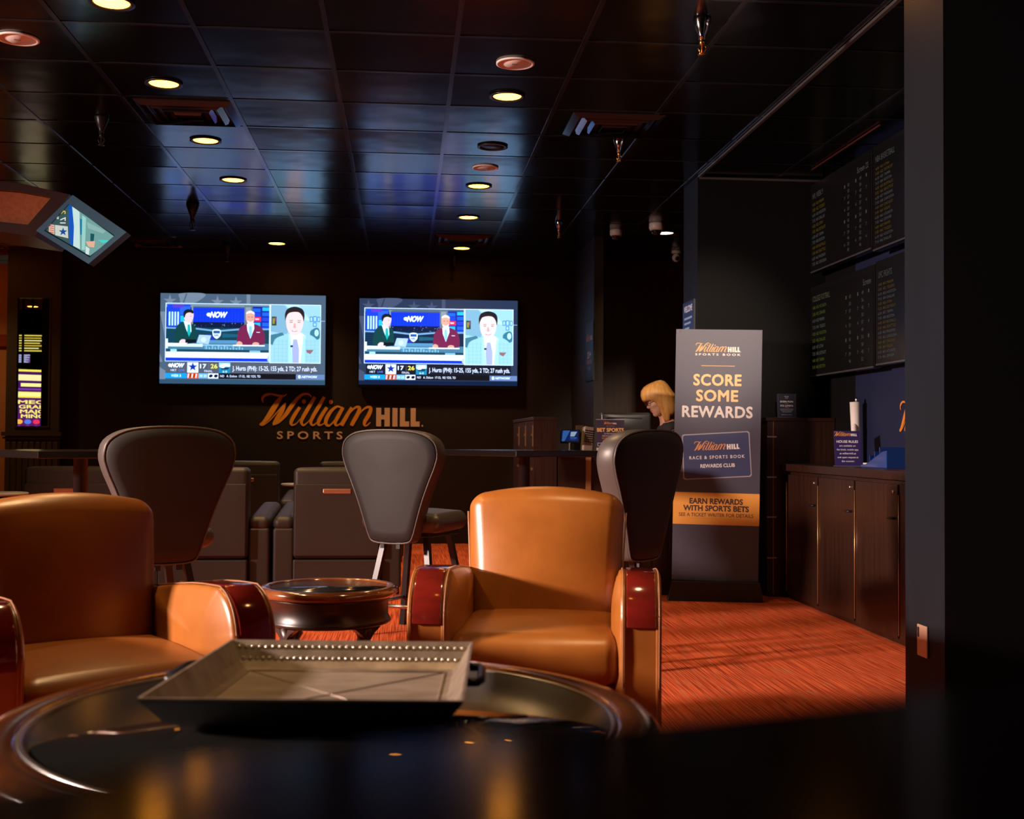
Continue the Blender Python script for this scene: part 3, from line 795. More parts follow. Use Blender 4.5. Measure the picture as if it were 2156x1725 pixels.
# ------------------------------------------------------------------ televisions
def tv_picture(dark):
    A = dict(bg=(38, 46, 60), bg2=(62, 68, 80), bar=(20, 22, 28), sat=1.0) if dark else dict(bg=(70, 84, 90), bg2=(108, 116, 116), bar=(78, 80, 80), sat=.9)
    P = Pic(5e-5)
    P.rect(0, 0, 1870, 1050, A['bg'])
    P.rect(0, 215, 70, 800, A['bg2']); P.poly([(0, 240), (65, 560), (65, 900), (0, 700)], A['bg'])
    P.poly([(0, 860), (65, 900), (65, 1050), (0, 1050)], A['bg2'])
    P.smooth([(222, 0), (215, 60), (235, 118), (330, 118), (420, 90), (500, 0)], A['bg2'])
    P.poly([(285, 0), (300, 0), (262, 118), (245, 118)], A['bg'])
    for x, y in ((105, 90), (640, 95), (848, 98)): P.star(x, y, 78, A['bg2'], 0.36)
    P.rect(968, 0, 1010, 118, A['bg2'])
    P.rect(0, 1000, 1870, 1050, (44, 70, 80) if not dark else (10, 26, 46))
    # left picture
    P.rect(58, 112, 1236, 792, (205, 220, 225))
    P.rect(66, 120, 1230, 785, (18, 40, 80))
    P.rect(66, 120, 1230, 160, (110, 125, 120) if not dark else (80, 95, 95))
    P.rect(78, 130, 340, 390, (25, 60, 190))
    for x in range(4): P.rect(95 + x * 32, 215, 112 + x * 32, 375, (190, 235, 250))
    P.rect(220, 150, 335, 250, (40, 90, 225)); P.rect(225, 260, 335, 330, (40, 170, 225)); P.rect(225, 340, 335, 390, (20, 120, 190))
    P.rect(140, 130, 260, 165, (90, 50, 160))
    P.rect(350, 140, 385, 390, (120, 130, 110))
    P.rect(368, 160, 945, 330, (14, 48, 205)); P.rect(368, 150, 945, 164, (70, 78, 80))
    for i in range(16): P.rect(372 + i * 36, 185 + (i % 3) * 12, 376 + i * 36, 330, (22, 64, 225))
    P.ell(545, 243, 26, 22, (225, 235, 250)); P.text('NOW', 655, 243, 62, (245, 250, 255), w=200, bold=0.05, shear=0.35)
    P.rect(368, 330, 945, 415, (12, 22, 46))
    for i in range(44):
        x = 372 + random.random() * 565; y = 330 + random.random() * 70; P.rect(x, y, x + 7, y + 9, random.choice([(40, 60, 90), (120, 150, 160), (20, 30, 30), (16, 60, 60)]))
    P.rect(945, 130, 1040, 440, (95, 105, 100)); P.rect(960, 150, 1020, 300, (130, 135, 128))
    P.rect(1040, 140, 1230, 420, (18, 40, 120))
    for i, (x, y) in enumerate([(1045, 165), (1045, 215), (1150, 150), (1150, 210), (1150, 270), (1045, 330), (1150, 330), (1150, 380)]):
        P.rect(x, y, x + 82, y + 40, [(20, 90, 220), (30, 60, 190), (30, 170, 230)][i % 3])
    P.rect(1050, 262, 1135, 315, (225, 40, 70)); P.text('NOW', 1092, 288, 16, (255, 255, 255), w=44, bold=.03)
    P.rect(66, 395, 1230, 590, (14, 34, 52) if dark else (14, 56, 62))
    P.poly([(66, 395), (420, 400), (640, 425), (900, 400), (1230, 395), (1230, 415), (900, 420), (640, 445), (420, 420), (66, 412)], (110, 150, 165))
    for i in range(6): P.rect(66, 430 + i * 24, 200, 436 + i * 24, (20, 60, 70))
    P.poly([(520, 470), (620, 480), (620, 560), (520, 560)], (30, 50, 130)); P.poly([(700, 460), (900, 470), (880, 500), (700, 510)], (24, 80, 90))
    P.rect(480, 540, 900, 590, (80, 130, 150))
    # desk
    P.rect(66, 575, 1230, 680, (70, 110, 120))
    P.rect(66, 585, 480, 620, (200, 215, 215)); P.rect(480, 592, 1000, 608, (135, 175, 180)); P.rect(66, 650, 1230, 680, (24, 60, 66))
    for i in range(26):
        x = 500 + i * 17; P.rect(x, 600 + (i * 7) % 30, x + 8, 648, (150, 200, 210) if i % 2 else (90, 150, 160))
    P.poly([(120, 690), (120, 650), (190, 650), (190, 690)], (150, 200, 205)); P.rect(1010, 655, 1130, 682, (120, 170, 180))
    P.rect(66, 680, 1230, 748, (232, 238, 245)); P.rect(66, 748, 1230, 786, (18, 50, 175))
    P.rect(66, 530, 90, 640, (220, 235, 235))
    # anchor left
    P.smooth([(160, 560), (170, 430), (205, 360), (260, 330), (330, 345), (392, 380), (405, 470), (400, 560), (300, 590), (200, 590)], (16, 58, 52))
    P.poly([(262, 320), (345, 345), (352, 440), (325, 500), (290, 410)], (225, 240, 245))
    P.poly([(308, 362), (335, 362), (345, 460), (325, 505), (305, 450)], (20, 160, 140))
    P.smooth([(270, 250), (275, 215), (320, 200), (368, 215), (374, 260), (362, 315), (335, 348), (300, 338), (272, 300)], (240, 185, 165))
    P.smooth([(262, 270), (262, 215), (300, 185), (350, 190), (375, 215), (368, 235), (330, 222), (290, 238), (275, 280)], (22, 26, 24))
    P.rect(338, 262, 352, 268, (60, 40, 40)); P.rect(348, 305, 365, 311, (200, 120, 110))
    P.smooth([(220, 560), (250, 535), (300, 545), (310, 580), (270, 600), (225, 590)], (240, 190, 170))
    P.rect(285, 535, 405, 575, (14, 20, 24))
    P.poly([(410, 575), (440, 480), (575, 485), (545, 590)], (165, 185, 190)); P.ell(490, 538, 28, 28, (195, 212, 215))
    P.rect(78, 580, 290, 602, (235, 240, 240))
    # shield
    P.smooth([(592, 425), (635, 412), (680, 425), (682, 480), (660, 510), (637, 525), (612, 510), (592, 480)], (222, 230, 235))
    P.poly([(600, 430), (673, 430), (673, 462), (600, 462)], (40, 80, 130)); P.text('NFL', 637, 485, 24, (60, 90, 130), w=54, bold=.04)
    # anchor right
    P.smooth([(868, 560), (880, 430), (925, 370), (990, 345), (1060, 345), (1130, 375), (1170, 440), (1180, 560), (1120, 590), (920, 590)], (112, 30, 58))
    P.poly([(975, 345), (1055, 335), (1060, 400), (1018, 520), (982, 420)], (232, 238, 245))
    P.poly([(1000, 370), (1032, 370), (1036, 460), (1018, 512), (1000, 460)], (130, 185, 220))
    P.smooth([(965, 260), (972, 215), (1015, 195), (1055, 215), (1062, 265), (1050, 330), (1015, 350), (978, 330)], (215, 150, 115))
    P.smooth([(968, 230), (975, 205), (1015, 190), (1055, 208), (1060, 232), (1015, 218)], (228, 205, 190))
    P.smooth([(980, 305), (1015, 322), (1050, 305), (1042, 335), (1015, 350), (985, 335)], (225, 200, 190))
    P.rect(990, 262, 1006, 268, (70, 40, 30)); P.rect(1026, 262, 1042, 268, (70, 40, 30))
    P.rect(1085, 440, 1125, 446, (240, 230, 235))
    P.smooth([(860, 590), (880, 550), (920, 560), (925, 590)], (215, 150, 115)); P.smooth([(1040, 590), (1060, 560), (1110, 565), (1110, 595)], (215, 150, 115))
    P.rect(820, 592, 1180, 606, (240, 242, 245))
    # right picture
    P.rect(1240, 112, 1818, 800, (225, 235, 235))
    P.rect(1246, 118, 1812, 794, (150, 188, 200)); P.poly([(1246, 118), (1400, 118), (1520, 260), (1430, 460), (1246, 430)], (120, 158, 160))
    P.poly([(1420, 118), (1560, 118), (1700, 300), (1560, 280)], (178, 210, 220))
    P.rect(1258, 255, 1312, 360, (50, 60, 40)); P.rect(1268, 275, 1290, 340, (150, 130, 40)); P.rect(1290, 265, 1306, 310, (130, 60, 110))
    P.poly([(1246, 470), (1380, 440), (1440, 520), (1300, 600), (1246, 580)], (60, 110, 110))
    for (x, y, w2, h2) in ((1690, 250, 36, 60), (1730, 245, 40, 66), (1776, 250, 34, 60), (1728, 318, 40, 50)):
        P.rect(x, y, x + w2, y + h2, (30, 110, 150)); P.rect(x + 8, y + 9, x + w2 - 8, y + h2 - 9, (165, 205, 220))
    P.smooth([(1700, 420), (1760, 380), (1800, 400), (1805, 500), (1750, 520), (1700, 480)], (50, 110, 110)); P.ell(1770, 440, 24, 40, (180, 215, 220))
    P.smooth([(1246, 794), (1262, 640), (1300, 520), (1400, 470), (1470, 450), (1640, 450), (1740, 490), (1790, 560), (1805, 680), (1812, 794)], (150, 190, 215))
    P.poly([(1246, 700), (1262, 640), (1275, 794), (1246, 794)], (150, 190, 215))
    for i in range(11): P.rect(1290 + i * 46, 520, 1293 + i * 46, 794, (120, 165, 195))
    for i in range(6): P.rect(1280, 540 + i * 44, 1790, 543 + i * 44, (125, 170, 200))
    P.poly([(1450, 470), (1500, 440), (1600, 440), (1645, 480), (1600, 794), (1500, 794), (1455, 620)], (222, 232, 240))
    P.poly([(1505, 520), (1548, 520), (1572, 640), (1570, 794), (1500, 794), (1490, 640)], (160, 160, 195))
    P.poly([(1450, 470), (1468, 470), (1500, 794), (1450, 794)], (165, 205, 228)); P.poly([(1640, 470), (1620, 480), (1590, 794), (1640, 794)], (165, 205, 228))
    P.smooth([(1420, 300), (1425, 210), (1520, 165), (1610, 210), (1618, 310), (1600, 400), (1560, 460), (1515, 475), (1465, 450), (1432, 390)], (245, 195, 170))
    P.smooth([(1412, 300), (1408, 220), (1440, 160), (1520, 135), (1600, 160), (1630, 220), (1622, 310), (1606, 250), (1570, 205), (1510, 198), (1450, 215), (1424, 260)], (30, 26, 26))
    for x in (1462, 1552): P.rect(x, 315, x + 34, 322, (60, 35, 30)); P.rect(x - 2, 295, x + 38, 301, (90, 60, 50))
    P.poly([(1512, 330), (1524, 330), (1535, 385), (1502, 385)], (215, 150, 125)); P.ell(1518, 420, 34, 8, (200, 105, 100)); P.ell(1518, 416, 22, 4, (250, 240, 235))
    P.poly([(1650, 640), (1740, 640), (1700, 690), (1660, 670)], (140, 95, 75)); P.ell(1487, 600, 16, 14, (40, 50, 60))
    for a_ in ((1236, 112, 1246, 800), (1812, 112, 1818, 800), (1236, 794, 1818, 800), (1236, 112, 1818, 118)): P.rect(*a_, (225, 235, 235))
    P.rect(1818, 400, 1870, 800, A['bg']); P.rect(1230, 112, 1236, 792, (205, 220, 225))
    # lower third
    P.rect(84, 800, 1792, 925, A['bar'])
    P.ell(118, 838, 20, 20, (235, 240, 245)); P.text('NOW', 205, 838, 46, (245, 248, 252), w=150, bold=0.05, shear=0.35)
    P.text('HKT', 160, 895, 24, (215, 220, 215), w=64, bold=.01); P.text('LIVE', 250, 895, 24, (90, 120, 190), w=64, bold=.01)
    P.rect(312, 802, 436, 922, (220, 226, 232)); P.star(374, 855, 54, (16, 40, 130), 0.4)
    P.text('17', 490, 845, 48, (240, 240, 240), w=70, bold=.02); P.rect(552, 815, 555, 880, (120, 120, 120)); P.text('26', 612, 845, 48, (240, 215, 80), w=78, bold=.02)
    P.text('FINAL', 550, 902, 24, (225, 225, 225), w=92)
    P.rect(668, 802, 795, 925, (20, 120, 140)); P.rect(668, 802, 795, 850, (150, 200, 210))
    P.smooth([(676, 850), (700, 820), (760, 812), (792, 835), (780, 850), (740, 848), (720, 866)], (240, 244, 248)); P.poly([(700, 866), (785, 856), (770, 880), (690, 882)], (20, 40, 50)); P.text('6-0', 735, 906, 22, (235, 245, 245), w=50)
    P.text('J. Hurts (PHI): 15-25, 155 yds, 2 TD; 27 rush yds.', 1300, 865, 52, (240, 240, 240), w=960, bold=.004)
    P.rect(66, 925, 1860, 990, (12, 14, 18)); P.rect(66, 928, 308, 988, (20, 140, 225)); P.text('WEEK 8', 188, 958, 28, (235, 245, 255), w=110, bold=.01)
    P.rect(312, 928, 434, 988, (235, 90, 40))
    for i in range(5): P.poly([(322 + i * 22, 935), (334 + i * 22, 935), (326 + i * 22, 982), (316 + i * 22, 982)], (30, 20, 20) if i % 2 else (245, 235, 225))
    P.rect(438, 928, 540, 988, (110, 165, 195)); P.text('38 20', 490, 958, 26, (230, 240, 245), w=80)
    P.rect(544, 928, 662, 988, (230, 232, 235)); P.smooth([(555, 960), (575, 940), (600, 950), (590, 970), (570, 976)], (20, 20, 24)); P.smooth([(612, 958), (630, 940), (656, 948), (648, 972), (625, 976)], (20, 20, 24))
    P.text('NO   A. Dalton  17-32, 182 YDS, TD', 910, 958, 26, (235, 235, 235), w=455, bold=.002)
    P.rect(1540, 928, 1866, 990, (95, 115, 140)); P.ell(1580, 958, 15, 20, (225, 232, 240)); P.text('NETWORK', 1695, 958, 24, (225, 232, 240), w=180, bold=.03, shear=.3)
    P.rect(1815, 300, 1865, 304, (190, 200, 200))
    return P

def television(px0, px1, py0, py1, dark, label):
    a = at_y(px0, py0, YB - 0.09); b = at_y(px1, py1, YB - 0.09)
    Wd, Hd = b.x - a.x, a.z - b.z
    t = thing('television', label, 'television', ((a.x + b.x) / 2, YB, (a.z + b.z) / 2), 0, 'wall-mounted televisions')
    h = 0.012
    f = MB()
    f.box(-Wd / 2 - h, Wd / 2 + h, -0.085, -0.03, -Hd / 2 - 0.03, Hd / 2 + h, bev=0.004)
    f.build('bezel', M_bezel, t)
    MB().box(-Wd / 4, Wd / 4, -0.03, -0.002, -Hd / 4, Hd / 4).build('wall_bracket', M_black_metal, t)
    P = tv_picture(dark)
    P.build('screen', print_mat('broadcast_dark' if dark else 'broadcast_washed', 0.3, 1.75 if dark else 1.6, white=(0.86, 1.03, 1.45)), t, Wd / 1870, Hd / 1050, origin=(935, 525), loc=(0, -0.0858, 0))
    return t
television(338, 684, 617, 811, False, 'left wall television with the paler washed-out sports broadcast')
television(757, 1089, 628, 813, True, 'right wall television with the deeper coloured sports broadcast')

# wall lettering
k = (at_y(1000, 880, YB).x - at_y(900, 880, YB).x) / 100 / 4.108
P = Pic(4e-5); logo(P, 0, 0, 1.0, (248, 165, 50), (240, 200, 170), sub='SPORTS BOOK', subw=1080)
o = P.build('wall_lettering', print_mat('wall_lettering_paint', 0.45), None, k, origin=(890, 320), loc=at_y(500 + 890 / 4.108, 800 + 320 / 4.108, YB - 0.008))
tag(o, 'orange script and pale block lettering on the dark wall under the televisions', 'wall sign')

# ================================================================== FURNITURE
# ---- tan club armchair (faces local -Y)
def arm_profile(front=-0.385, back=0.34, top=0.662, r=0.13, z0=0.06, grow=0.0):
    pts = [(back, z0), (front + 0.035 - grow * .3, z0), (front + 0.012 - grow, 0.35), (front - grow, top - r)]
    for i in range(1, 8):
        a = PI - i * PI / 2 / 8
        pts.append((front + r + (r + grow) * math.cos(a), top - r + (r + grow) * math.sin(a)))
    pts += [(front + r, top + grow), (-0.05, top + grow - 0.012), (back - 0.04, top + grow - 0.055), (back, top - 0.09)]
    return pts
def make_armchair(label, loc, rz):
    t = thing('club_armchair', label, 'armchair', loc, rz, 'tan leather club armchairs')
    YZ = lambda x: T(x, 0, 0) @ Matrix(((0, 1, 0, 0), (1, 0, 0, 0), (0, 0, 1, 0), (0, 0, 0, 1)))   # profile (y,z) extruded along x
    for sgn in (-1, 1):
        xc = sgn * 0.335
        a = MB()
        a.prism(arm_profile(grow=0.009), -0.052, 0.052, bev=0.006, M=YZ(xc))
        # inner padded side panel, bulging into the seat, and slimmer outer one
        def pad(x0, dirn, bul, name=None):
            prof = arm_profile(grow=0.012); cy = sum(p[0] for p in prof) / len(prof); cz = sum(p[1] for p in prof) / len(prof)
            prof = catmull(prof, 2)
            rings = [(1.0, 0.0), (1.0, 0.008), (0.985, 0.015)] + [(q_, 0.017 + bul * (1 - q_ * q_)) for q_ in (0.96, 0.9, 0.8, 0.65, 0.5, 0.35, 0.2, 0.08)]
            vs, fs = [], []; n = len(prof)
            for s_, x_ in rings:
                vs += [(x0 + dirn * x_, cy + (p[0] - cy) * s_, cz + (p[1] - cz) * s_) for p in prof]
            for q in range(len(rings) - 1):
                for i in range(n): fs.append((q * n + i, q * n + (i + 1) % n, (q + 1) * n + (i + 1) % n, (q + 1) * n + i))
            fs.append(tuple(range((len(rings) - 1) * n, len(rings) * n))); fs.append(tuple(reversed(range(n))))
            a.add(vs, fs, None, True)
        pad(xc - sgn * 0.046, -sgn, 0.030); pad(xc + sgn * 0.046, sgn, 0.004)
        arm = a.build('arm', M_leather, t)
        # wooden cap following the top and the round front
        pr = []
        r, top, front = 0.13, 0.662, -0.385
        for i in range(0, 9):
            an = PI - i * PI / 2 / 8
            pr.append((front + r + r * math.cos(an), top - r + r * math.sin(an)))
        pr = [(front, top - r - 0.012)] + pr + [(-0.05, top - 0.012), (0.12, top - 0.034), (0.30, top - 0.055)]
        outer = []
        for i, (y, z) in enumerate(pr):
            p0 = pr[max(0, i - 1)]; p1 = pr[min(len(pr) - 1, i + 1)]
            dy, dz = p1[0] - p0[0], p1[1] - p0[1]; l = math.hypot(dy, dz)
            outer.append((y - dz / l * 0.018, z + dy / l * 0.018))
        MB().prism(pr + outer[::-1], -0.046, 0.046, bev=0.005, M=YZ(xc), seg=3).build('arm_cap', M_mahog, arm)
        pp = MB()
        q = [(y - 0.011 if i < 3 else y, z) for i, (y, z) in enumerate(pr)]
        for e in (-0.056, 0.056):
            pts = [(xc + e, y, z) for y, z in arm_profile(grow=0.016)[1:-1]]
            pp.tube(catmull(pts, 3, False), 0.0022, 6)
        pp.build('piping', mat('leather_piping', (0.34, 0.16, 0.08), 0.4), arm)
    def seatfn(q): return (q.x * (1 + 0.0 * q.y), q.y, q.z + 0.012 * (q.x / 0.28) ** 2 * 0)
    MB().soft(0.555, 0.60, 0.155, 0.055, M=T(0, -0.075, 0.405), bulge=(0.0, 0.018, 0.030), fn=None).build('seat', M_leather, t)
    MB().soft(0.555, 0.56, 0.27, 0.04, M=T(0, -0.065, 0.20), bulge=(0, 0.01, 0)).build('seat_apron', M_leather, t)
    Mb = T(0, 0.235, 0.290) @ R(-11, 'X') @ T(0, 0, 0.312)
    def bfn(q):
        u = q.z / 0.32; wx = 1.0 + 0.06 * u
        z = q.z - 0.028 * (q.x / 0.285) ** 2 * max(0, u)
        return (q.x * wx, q.y + 0.02 * (q.x / 0.29) ** 2, z)
    bk = MB().soft(0.545, 0.15, 0.64, 0.055, M=Mb, bulge=(0.006, 0.035, 0.012), fn=bfn, m=8).build('backrest', M_leather, t)
    def bfn2(q):
        u = q.z / 0.31; return (q.x * (1 + 0.06 * u), q.y + 0.02 * (q.x / 0.29) ** 2, q.z - 0.028 * (q.x / 0.285) ** 2 * max(0, u))
    MB().soft(0.550, 0.09, 0.625, 0.04, M=Mb @ T(0, 0.065, -0.012), fn=bfn2, m=8).build('back_shell', M_leather, t)
    for e in (-1, 1):
        pip = MB()
        pts = []
        for i in range(12):
            u = -1 + 2 * i / 11
            v = Mb @ Vector((e * 0.280 * (1 + 0.06 * u), 0.026, u * 0.27 - 0.03)); pts.append(v)
        pip.tube(pts, 0.0035, 6)
        pip.build('back_piping', mat('leather_piping', (0.34, 0.16, 0.08), 0.4), bk)
    for sx in (-1, 1):
        for sy in (-0.30, 0.28):
            MB().lathe([(0, 0), (0.016, 0), (0.020, 0.02), (0.026, 0.065), (0, 0.065)], 14, c=(sx * 0.33, sy)).build('foot', M_darkwood, t)
    return t
ch = make_armchair('right tan leather club armchair facing us, its backrest fully lit', (0.472, 4.08, 0), -10)
dup(ch, (-0.895, 3.53, 0), 30, 'left tan leather club armchair, turned, its backrest mostly in shadow', 'tan leather club armchairs')

# ---- casino stool with a big shield-shaped back (faces local +Y)
def make_stool(label, loc, rz):
    t = thing('casino_stool', label, 'stool', loc, rz, 'shield-backed casino stools')
    half = [(0.0, 1.150), (0.12, 1.146), (0.22, 1.128), (0.285, 1.085), (0.302, 1.02), (0.285, 0.95), (0.25, 0.87), (0.205, 0.76), (0.165, 0.64), (0.140, 0.565), (0.110, 0.530), (0.0, 0.522)]
    outl = half + [(-x, z) for x, z in half[-2:0:-1]]
    ol = catmull(outl, 3); n = len(ol); cx, cz = 0.0, 0.87
    def bend(x, y, z): return (x, y + 0.35 * x * x - 0.10 * (z - 0.55), z)
    def rings(rr, close=True):
        vs, fs = [], []
        for s_, y_ in rr: vs += [bend(cx + (x - cx) * s_, y_, cz + (z - cz) * s_) for x, z in ol]
        for q in range(len(rr) - 1):
            for i in range(n): fs.append((q * n + i, q * n + (i + 1) % n, (q + 1) * n + (i + 1) % n, (q + 1) * n + i))
        for base, s_, y_ in ((0, *rr[0]), ((len(rr) - 1) * n, *rr[-1])):
            ci = len(vs); vs.append(bend(cx, y_, cz))
            for i in range(n): fs.append((base + i, base + (i + 1) % n, ci))
        return vs, fs
    yb = -0.27
    m = MB(); m.add(*rings([(0.5, yb), (0.93, yb), (0.985, yb + 0.004), (1.0, yb + 0.012), (1.0, yb + 0.085), (0.97, yb + 0.105), (0.90, yb + 0.118), (0.5, yb + 0.13)]), None, True)
    bk = m.build('backrest', M_band, t)
    m = MB(); m.add(*rings([(0.3, yb - 0.010), (0.8, yb - 0.009), (0.955, yb - 0.006), (0.972, yb + 0.002)]), None, True)
    m.build('rear_panel', M_grey_vinyl, bk)
    m = MB(); m.tube([bend(cx + (x - cx) * 0.985, yb + 0.001, cz + (z - cz) * 0.985) for x, z in ol], 0.0055, 6, closed=True)
    m.build('piping', M_band, bk)
    MB().soft(0.46, 0.46, 0.10, 0.05, M=T(0, 0.05, 0.635), bulge=(0.01, 0.01, 0.02), fn=lambda q: (q.x * (1 - 0.12 * (q.y / 0.23)), q.y, q.z)).build('seat', M_band, t)
    MB().box(-0.17, 0.17, -0.13, 0.22, 0.555, 0.585, bev=0.004).build('seat_plate', M_black_metal, t)
    b = MB()
    for e in (-0.05, 0.05): b.box(e - 0.012, e + 0.012, -0.26, -0.10, 0.565, 0.58); b.box(e - 0.012, e + 0.012, -0.268, -0.254, 0.50, 0.62)
    b.build('back_bracket', M_black_metal, t)
    for sx in (-1, 1):
        for sy in (-1, 1):
            top = Vector((sx * 0.13, 0.04 + sy * 0.13, 0.56)); bot = Vector((sx * 0.22, 0.04 + sy * 0.22, 0.0))
            d = (bot - top)
            vs = []
            for q in (top, bot):
                for ax, ay in ((-.016, -.016), (.016, -.016), (.016, .016), (-.016, .016)): vs.append((q.x + ax, q.y + ay, q.z))
            MB().add(vs, [(0, 1, 2, 3), (4, 5, 6, 7), (0, 1, 5, 4), (1, 2, 6, 5), (2, 3, 7, 6), (3, 0, 4, 7)]).build('leg', M_black_metal, t)
    fr = MB()
    c4 = [(-0.196, -0.156), (0.196, -0.156), (0.196, 0.236), (-0.196, 0.236)]
    for i in range(4):
        a, b2 = c4[i], c4[(i + 1) % 4]; fr.tube([(a[0], a[1], 0.17), (b2[0], b2[1], 0.17)], 0.011, 8)
    fr.build('footrest', M_steel, t)
    return t
def stool_at(bx, by, rz):   # place so that the centre of the back stands at bx,by
    a = math.radians(rz); off = Vector((0, -0.24)); 
    return (bx - (off.x * math.cos(a) - off.y * math.sin(a)), by - (off.x * math.sin(a) + off.y * math.cos(a)), 0)
st = make_stool('middle casino stool with a lit grey rear panel, below the wall lettering', stool_at(-0.06, 6.55, -30), -30)
dup(st, stool_at(at_y(354, 1000, 5.5).x, 5.5, 29), 29, 'left casino stool with a black rear panel, behind the left armchair')
dup(st, stool_at(1.13, 5.6, 46), 46, 'right casino stool in front of the standing banner')

# ---- dark recliners seen from behind (face local +Y)
def make_recliner(label, loc, rz=0, group='dark leather recliners'):
    t = thing('lounge_recliner', label, 'recliner', loc, rz, group)
    bk = MB().soft(0.605, 0.20, 0.63, 0.035, M=T(0, 0.10, 0.575) @ R(0, 'X'), bulge=(0, 0.012, 0.006)).build('backrest', M_leather_dark, t)
    MB().soft(0.585, 0.02, 0.50, 0.008, M=T(0, -0.004, 0.53)).build('rear_panel', M_leather_dark, bk)
    f = MB().box(-0.30, 0.30, 0.0, 0.22, 0.05, 0.255, bev=0.01).build('lower_panel', M_leather_dark, t)
    pl = MB().box(-0.097, 0.097, -0.022, -0.012, 0.715, 0.748, bev=0.006)
    pl = pl.build('name_plate', M_gold_plate, bk)
    r = MB()
    for z in (0.720, 0.728, 0.736): r.box(-0.088, 0.088, -0.0235, -0.0215, z, z + 0.004)
    for sx in (-1, 1):
        a = MB().soft(0.145, 0.80, 0.42, 0.02, M=T(sx * 0.373, 0.46, 0.26)).build('arm', M_leather_dark, t)
        MB().soft(0.15, 0.80, 0.10, 0.045, M=T(sx * 0.373, 0.46, 0.53) @ R(5, 'X'), bulge=(0, 0, 0.012)).build('arm_pad', M_leather_dark, a)
    MB().soft(0.60, 0.62, 0.20, 0.05, M=T(0, 0.52, 0.36), bulge=(0, 0.01, 0.02)).build('seat', M_leather_dark, t)
    MB().soft(0.60, 0.10, 0.25, 0.04, M=T(0, 0.82, 0.18)).build('footrest', M_leather_dark, t)
    for sx in (-1, 1):
        for y in (0.08, 0.80): MB().box(sx * 0.27 - 0.03, sx * 0.27 + 0.03, y - 0.03, y + 0.03, 0, 0.06).build('foot', M_black, t)
    return t
YR = 8.35
def rx(px, Y): return (px - 852) / 2500 * Y
rc = make_recliner('near-row dark recliner in the middle, between the stools, brass plate fully visible', (at_y(710, 1035, YR).x, YR, 0))
dup(rc, (at_y(428, 1035, YR).x, YR, 0), 0, 'near-row dark recliner partly hidden by the left casino stool')
dup(rc, (at_y(145, 1035, YR).x, YR, 0), 0, 'near-row dark recliner at far left behind the high table pedestal')
Y2 = 10.55
dup(rc, (at_y(511, 1035, Y2).x, Y2, 0), 0, 'back-row dark recliner showing between the two near recliners under the lettering')
dup(rc, (at_y(744, 1035, Y2).x, Y2, 0), 0, 'back-row dark recliner mostly behind the middle stool')
dup(rc, (at_y(278, 1035, Y2).x, Y2, 0), 0, 'back-row dark recliner peeking out left of the left casino stool')
# small white side tables between back-row recliners
def side_disc(px, py, Y, label, r=0.17):
    p = at_y(px, py, Y)
    t = thing('drink_table', label, 'side table', (p.x, Y, 0), 0, 'small drink tables among the recliners')
    MB().lathe([(0, p.z - 0.02), (r - 0.01, p.z - 0.02), (r, p.z - 0.012), (r, p.z - 0.004), (r - 0.006, p.z), (0, p.z)], 36).build('table_top', mat('table_white_laminate', (0.45, 0.42, 0.42), 0.3), t)
    MB().lathe([(0, 0), (0.13, 0), (0.13, 0.012), (0.02, 0.025), (0.02, p.z - 0.02), (0, p.z - 0.02)], 20).build('pedestal', M_black_metal, t)
side_disc(628, 1018, 9.85, 'small white drink table peeking out left of the middle recliner', 0.14)
side_disc(2, 1037, 8.05, 'small drink table at the far left edge', 0.17)

# ---- high-top tables
def high_top(label, cx, cy, rz, side=0.76, ht=1.03, m=None, thick=0.036, group='square black high tables'):
    t = thing('high_table', label, 'high table', (cx, cy, 0), rz, group)
    MB().box(-side / 2, side / 2, -side / 2, side / 2, ht - thick, ht, bev=0.004, seg=2).build('table_top', m or M_black_gloss, t)
    MB().lathe([(0, 0.02), (0.036, 0.02), (0.036, ht - thick - 0.01), (0.12, ht - thick - 0.008), (0.12, ht - thick), (0, ht - thick)], 24).build('pedestal', M_black_metal, t)
    MB().lathe([(0, 0), (0.27, 0), (0.27, 0.012), (0.22, 0.022), (0.05, 0.035), (0, 0.035)], 32).build('base', M_black_metal, t)
    return t
def corner_center(x, y, rz, side):   # table whose near corner sits at x,y
    a = math.radians(rz); h = side / 2
    return x + h * math.cos(a) - h * math.sin(a), y + h * math.sin(a) + h * math.cos(a)
q_ = Vector((at_y(1087, 948, 7.12).x, 7.12)); c2 = corner_center(q_.x, q_.y, 34, 0.76)
high_top('black high table in front of the betting desk', c2[0], c2[1], 34)
q_ = at_z(80, 950, 1.03); c1 = corner_center(q_.x, q_.y, 40, 0.80)
high_top('black high table at the left, before the column', c1[0], c1[1], 40, 0.80)
# the table the camera rests on
A = at_z(0, 1640, 1.03); B = at_z(2156, 1432, 1.03)
ang = math.atan2(B.y - A.y, B.x - A.x); mid = (A + B) / 2; nrm = Vector((-math.sin(ang), math.cos(ang)))
ctr = Vector((mid.x, mid.y)) - nrm * 0.38
high_top('near black lacquered high table filling the blurred bottom of the picture', ctr.x, ctr.y, math.degrees(ang), 0.76, 1.03, M_table_near)

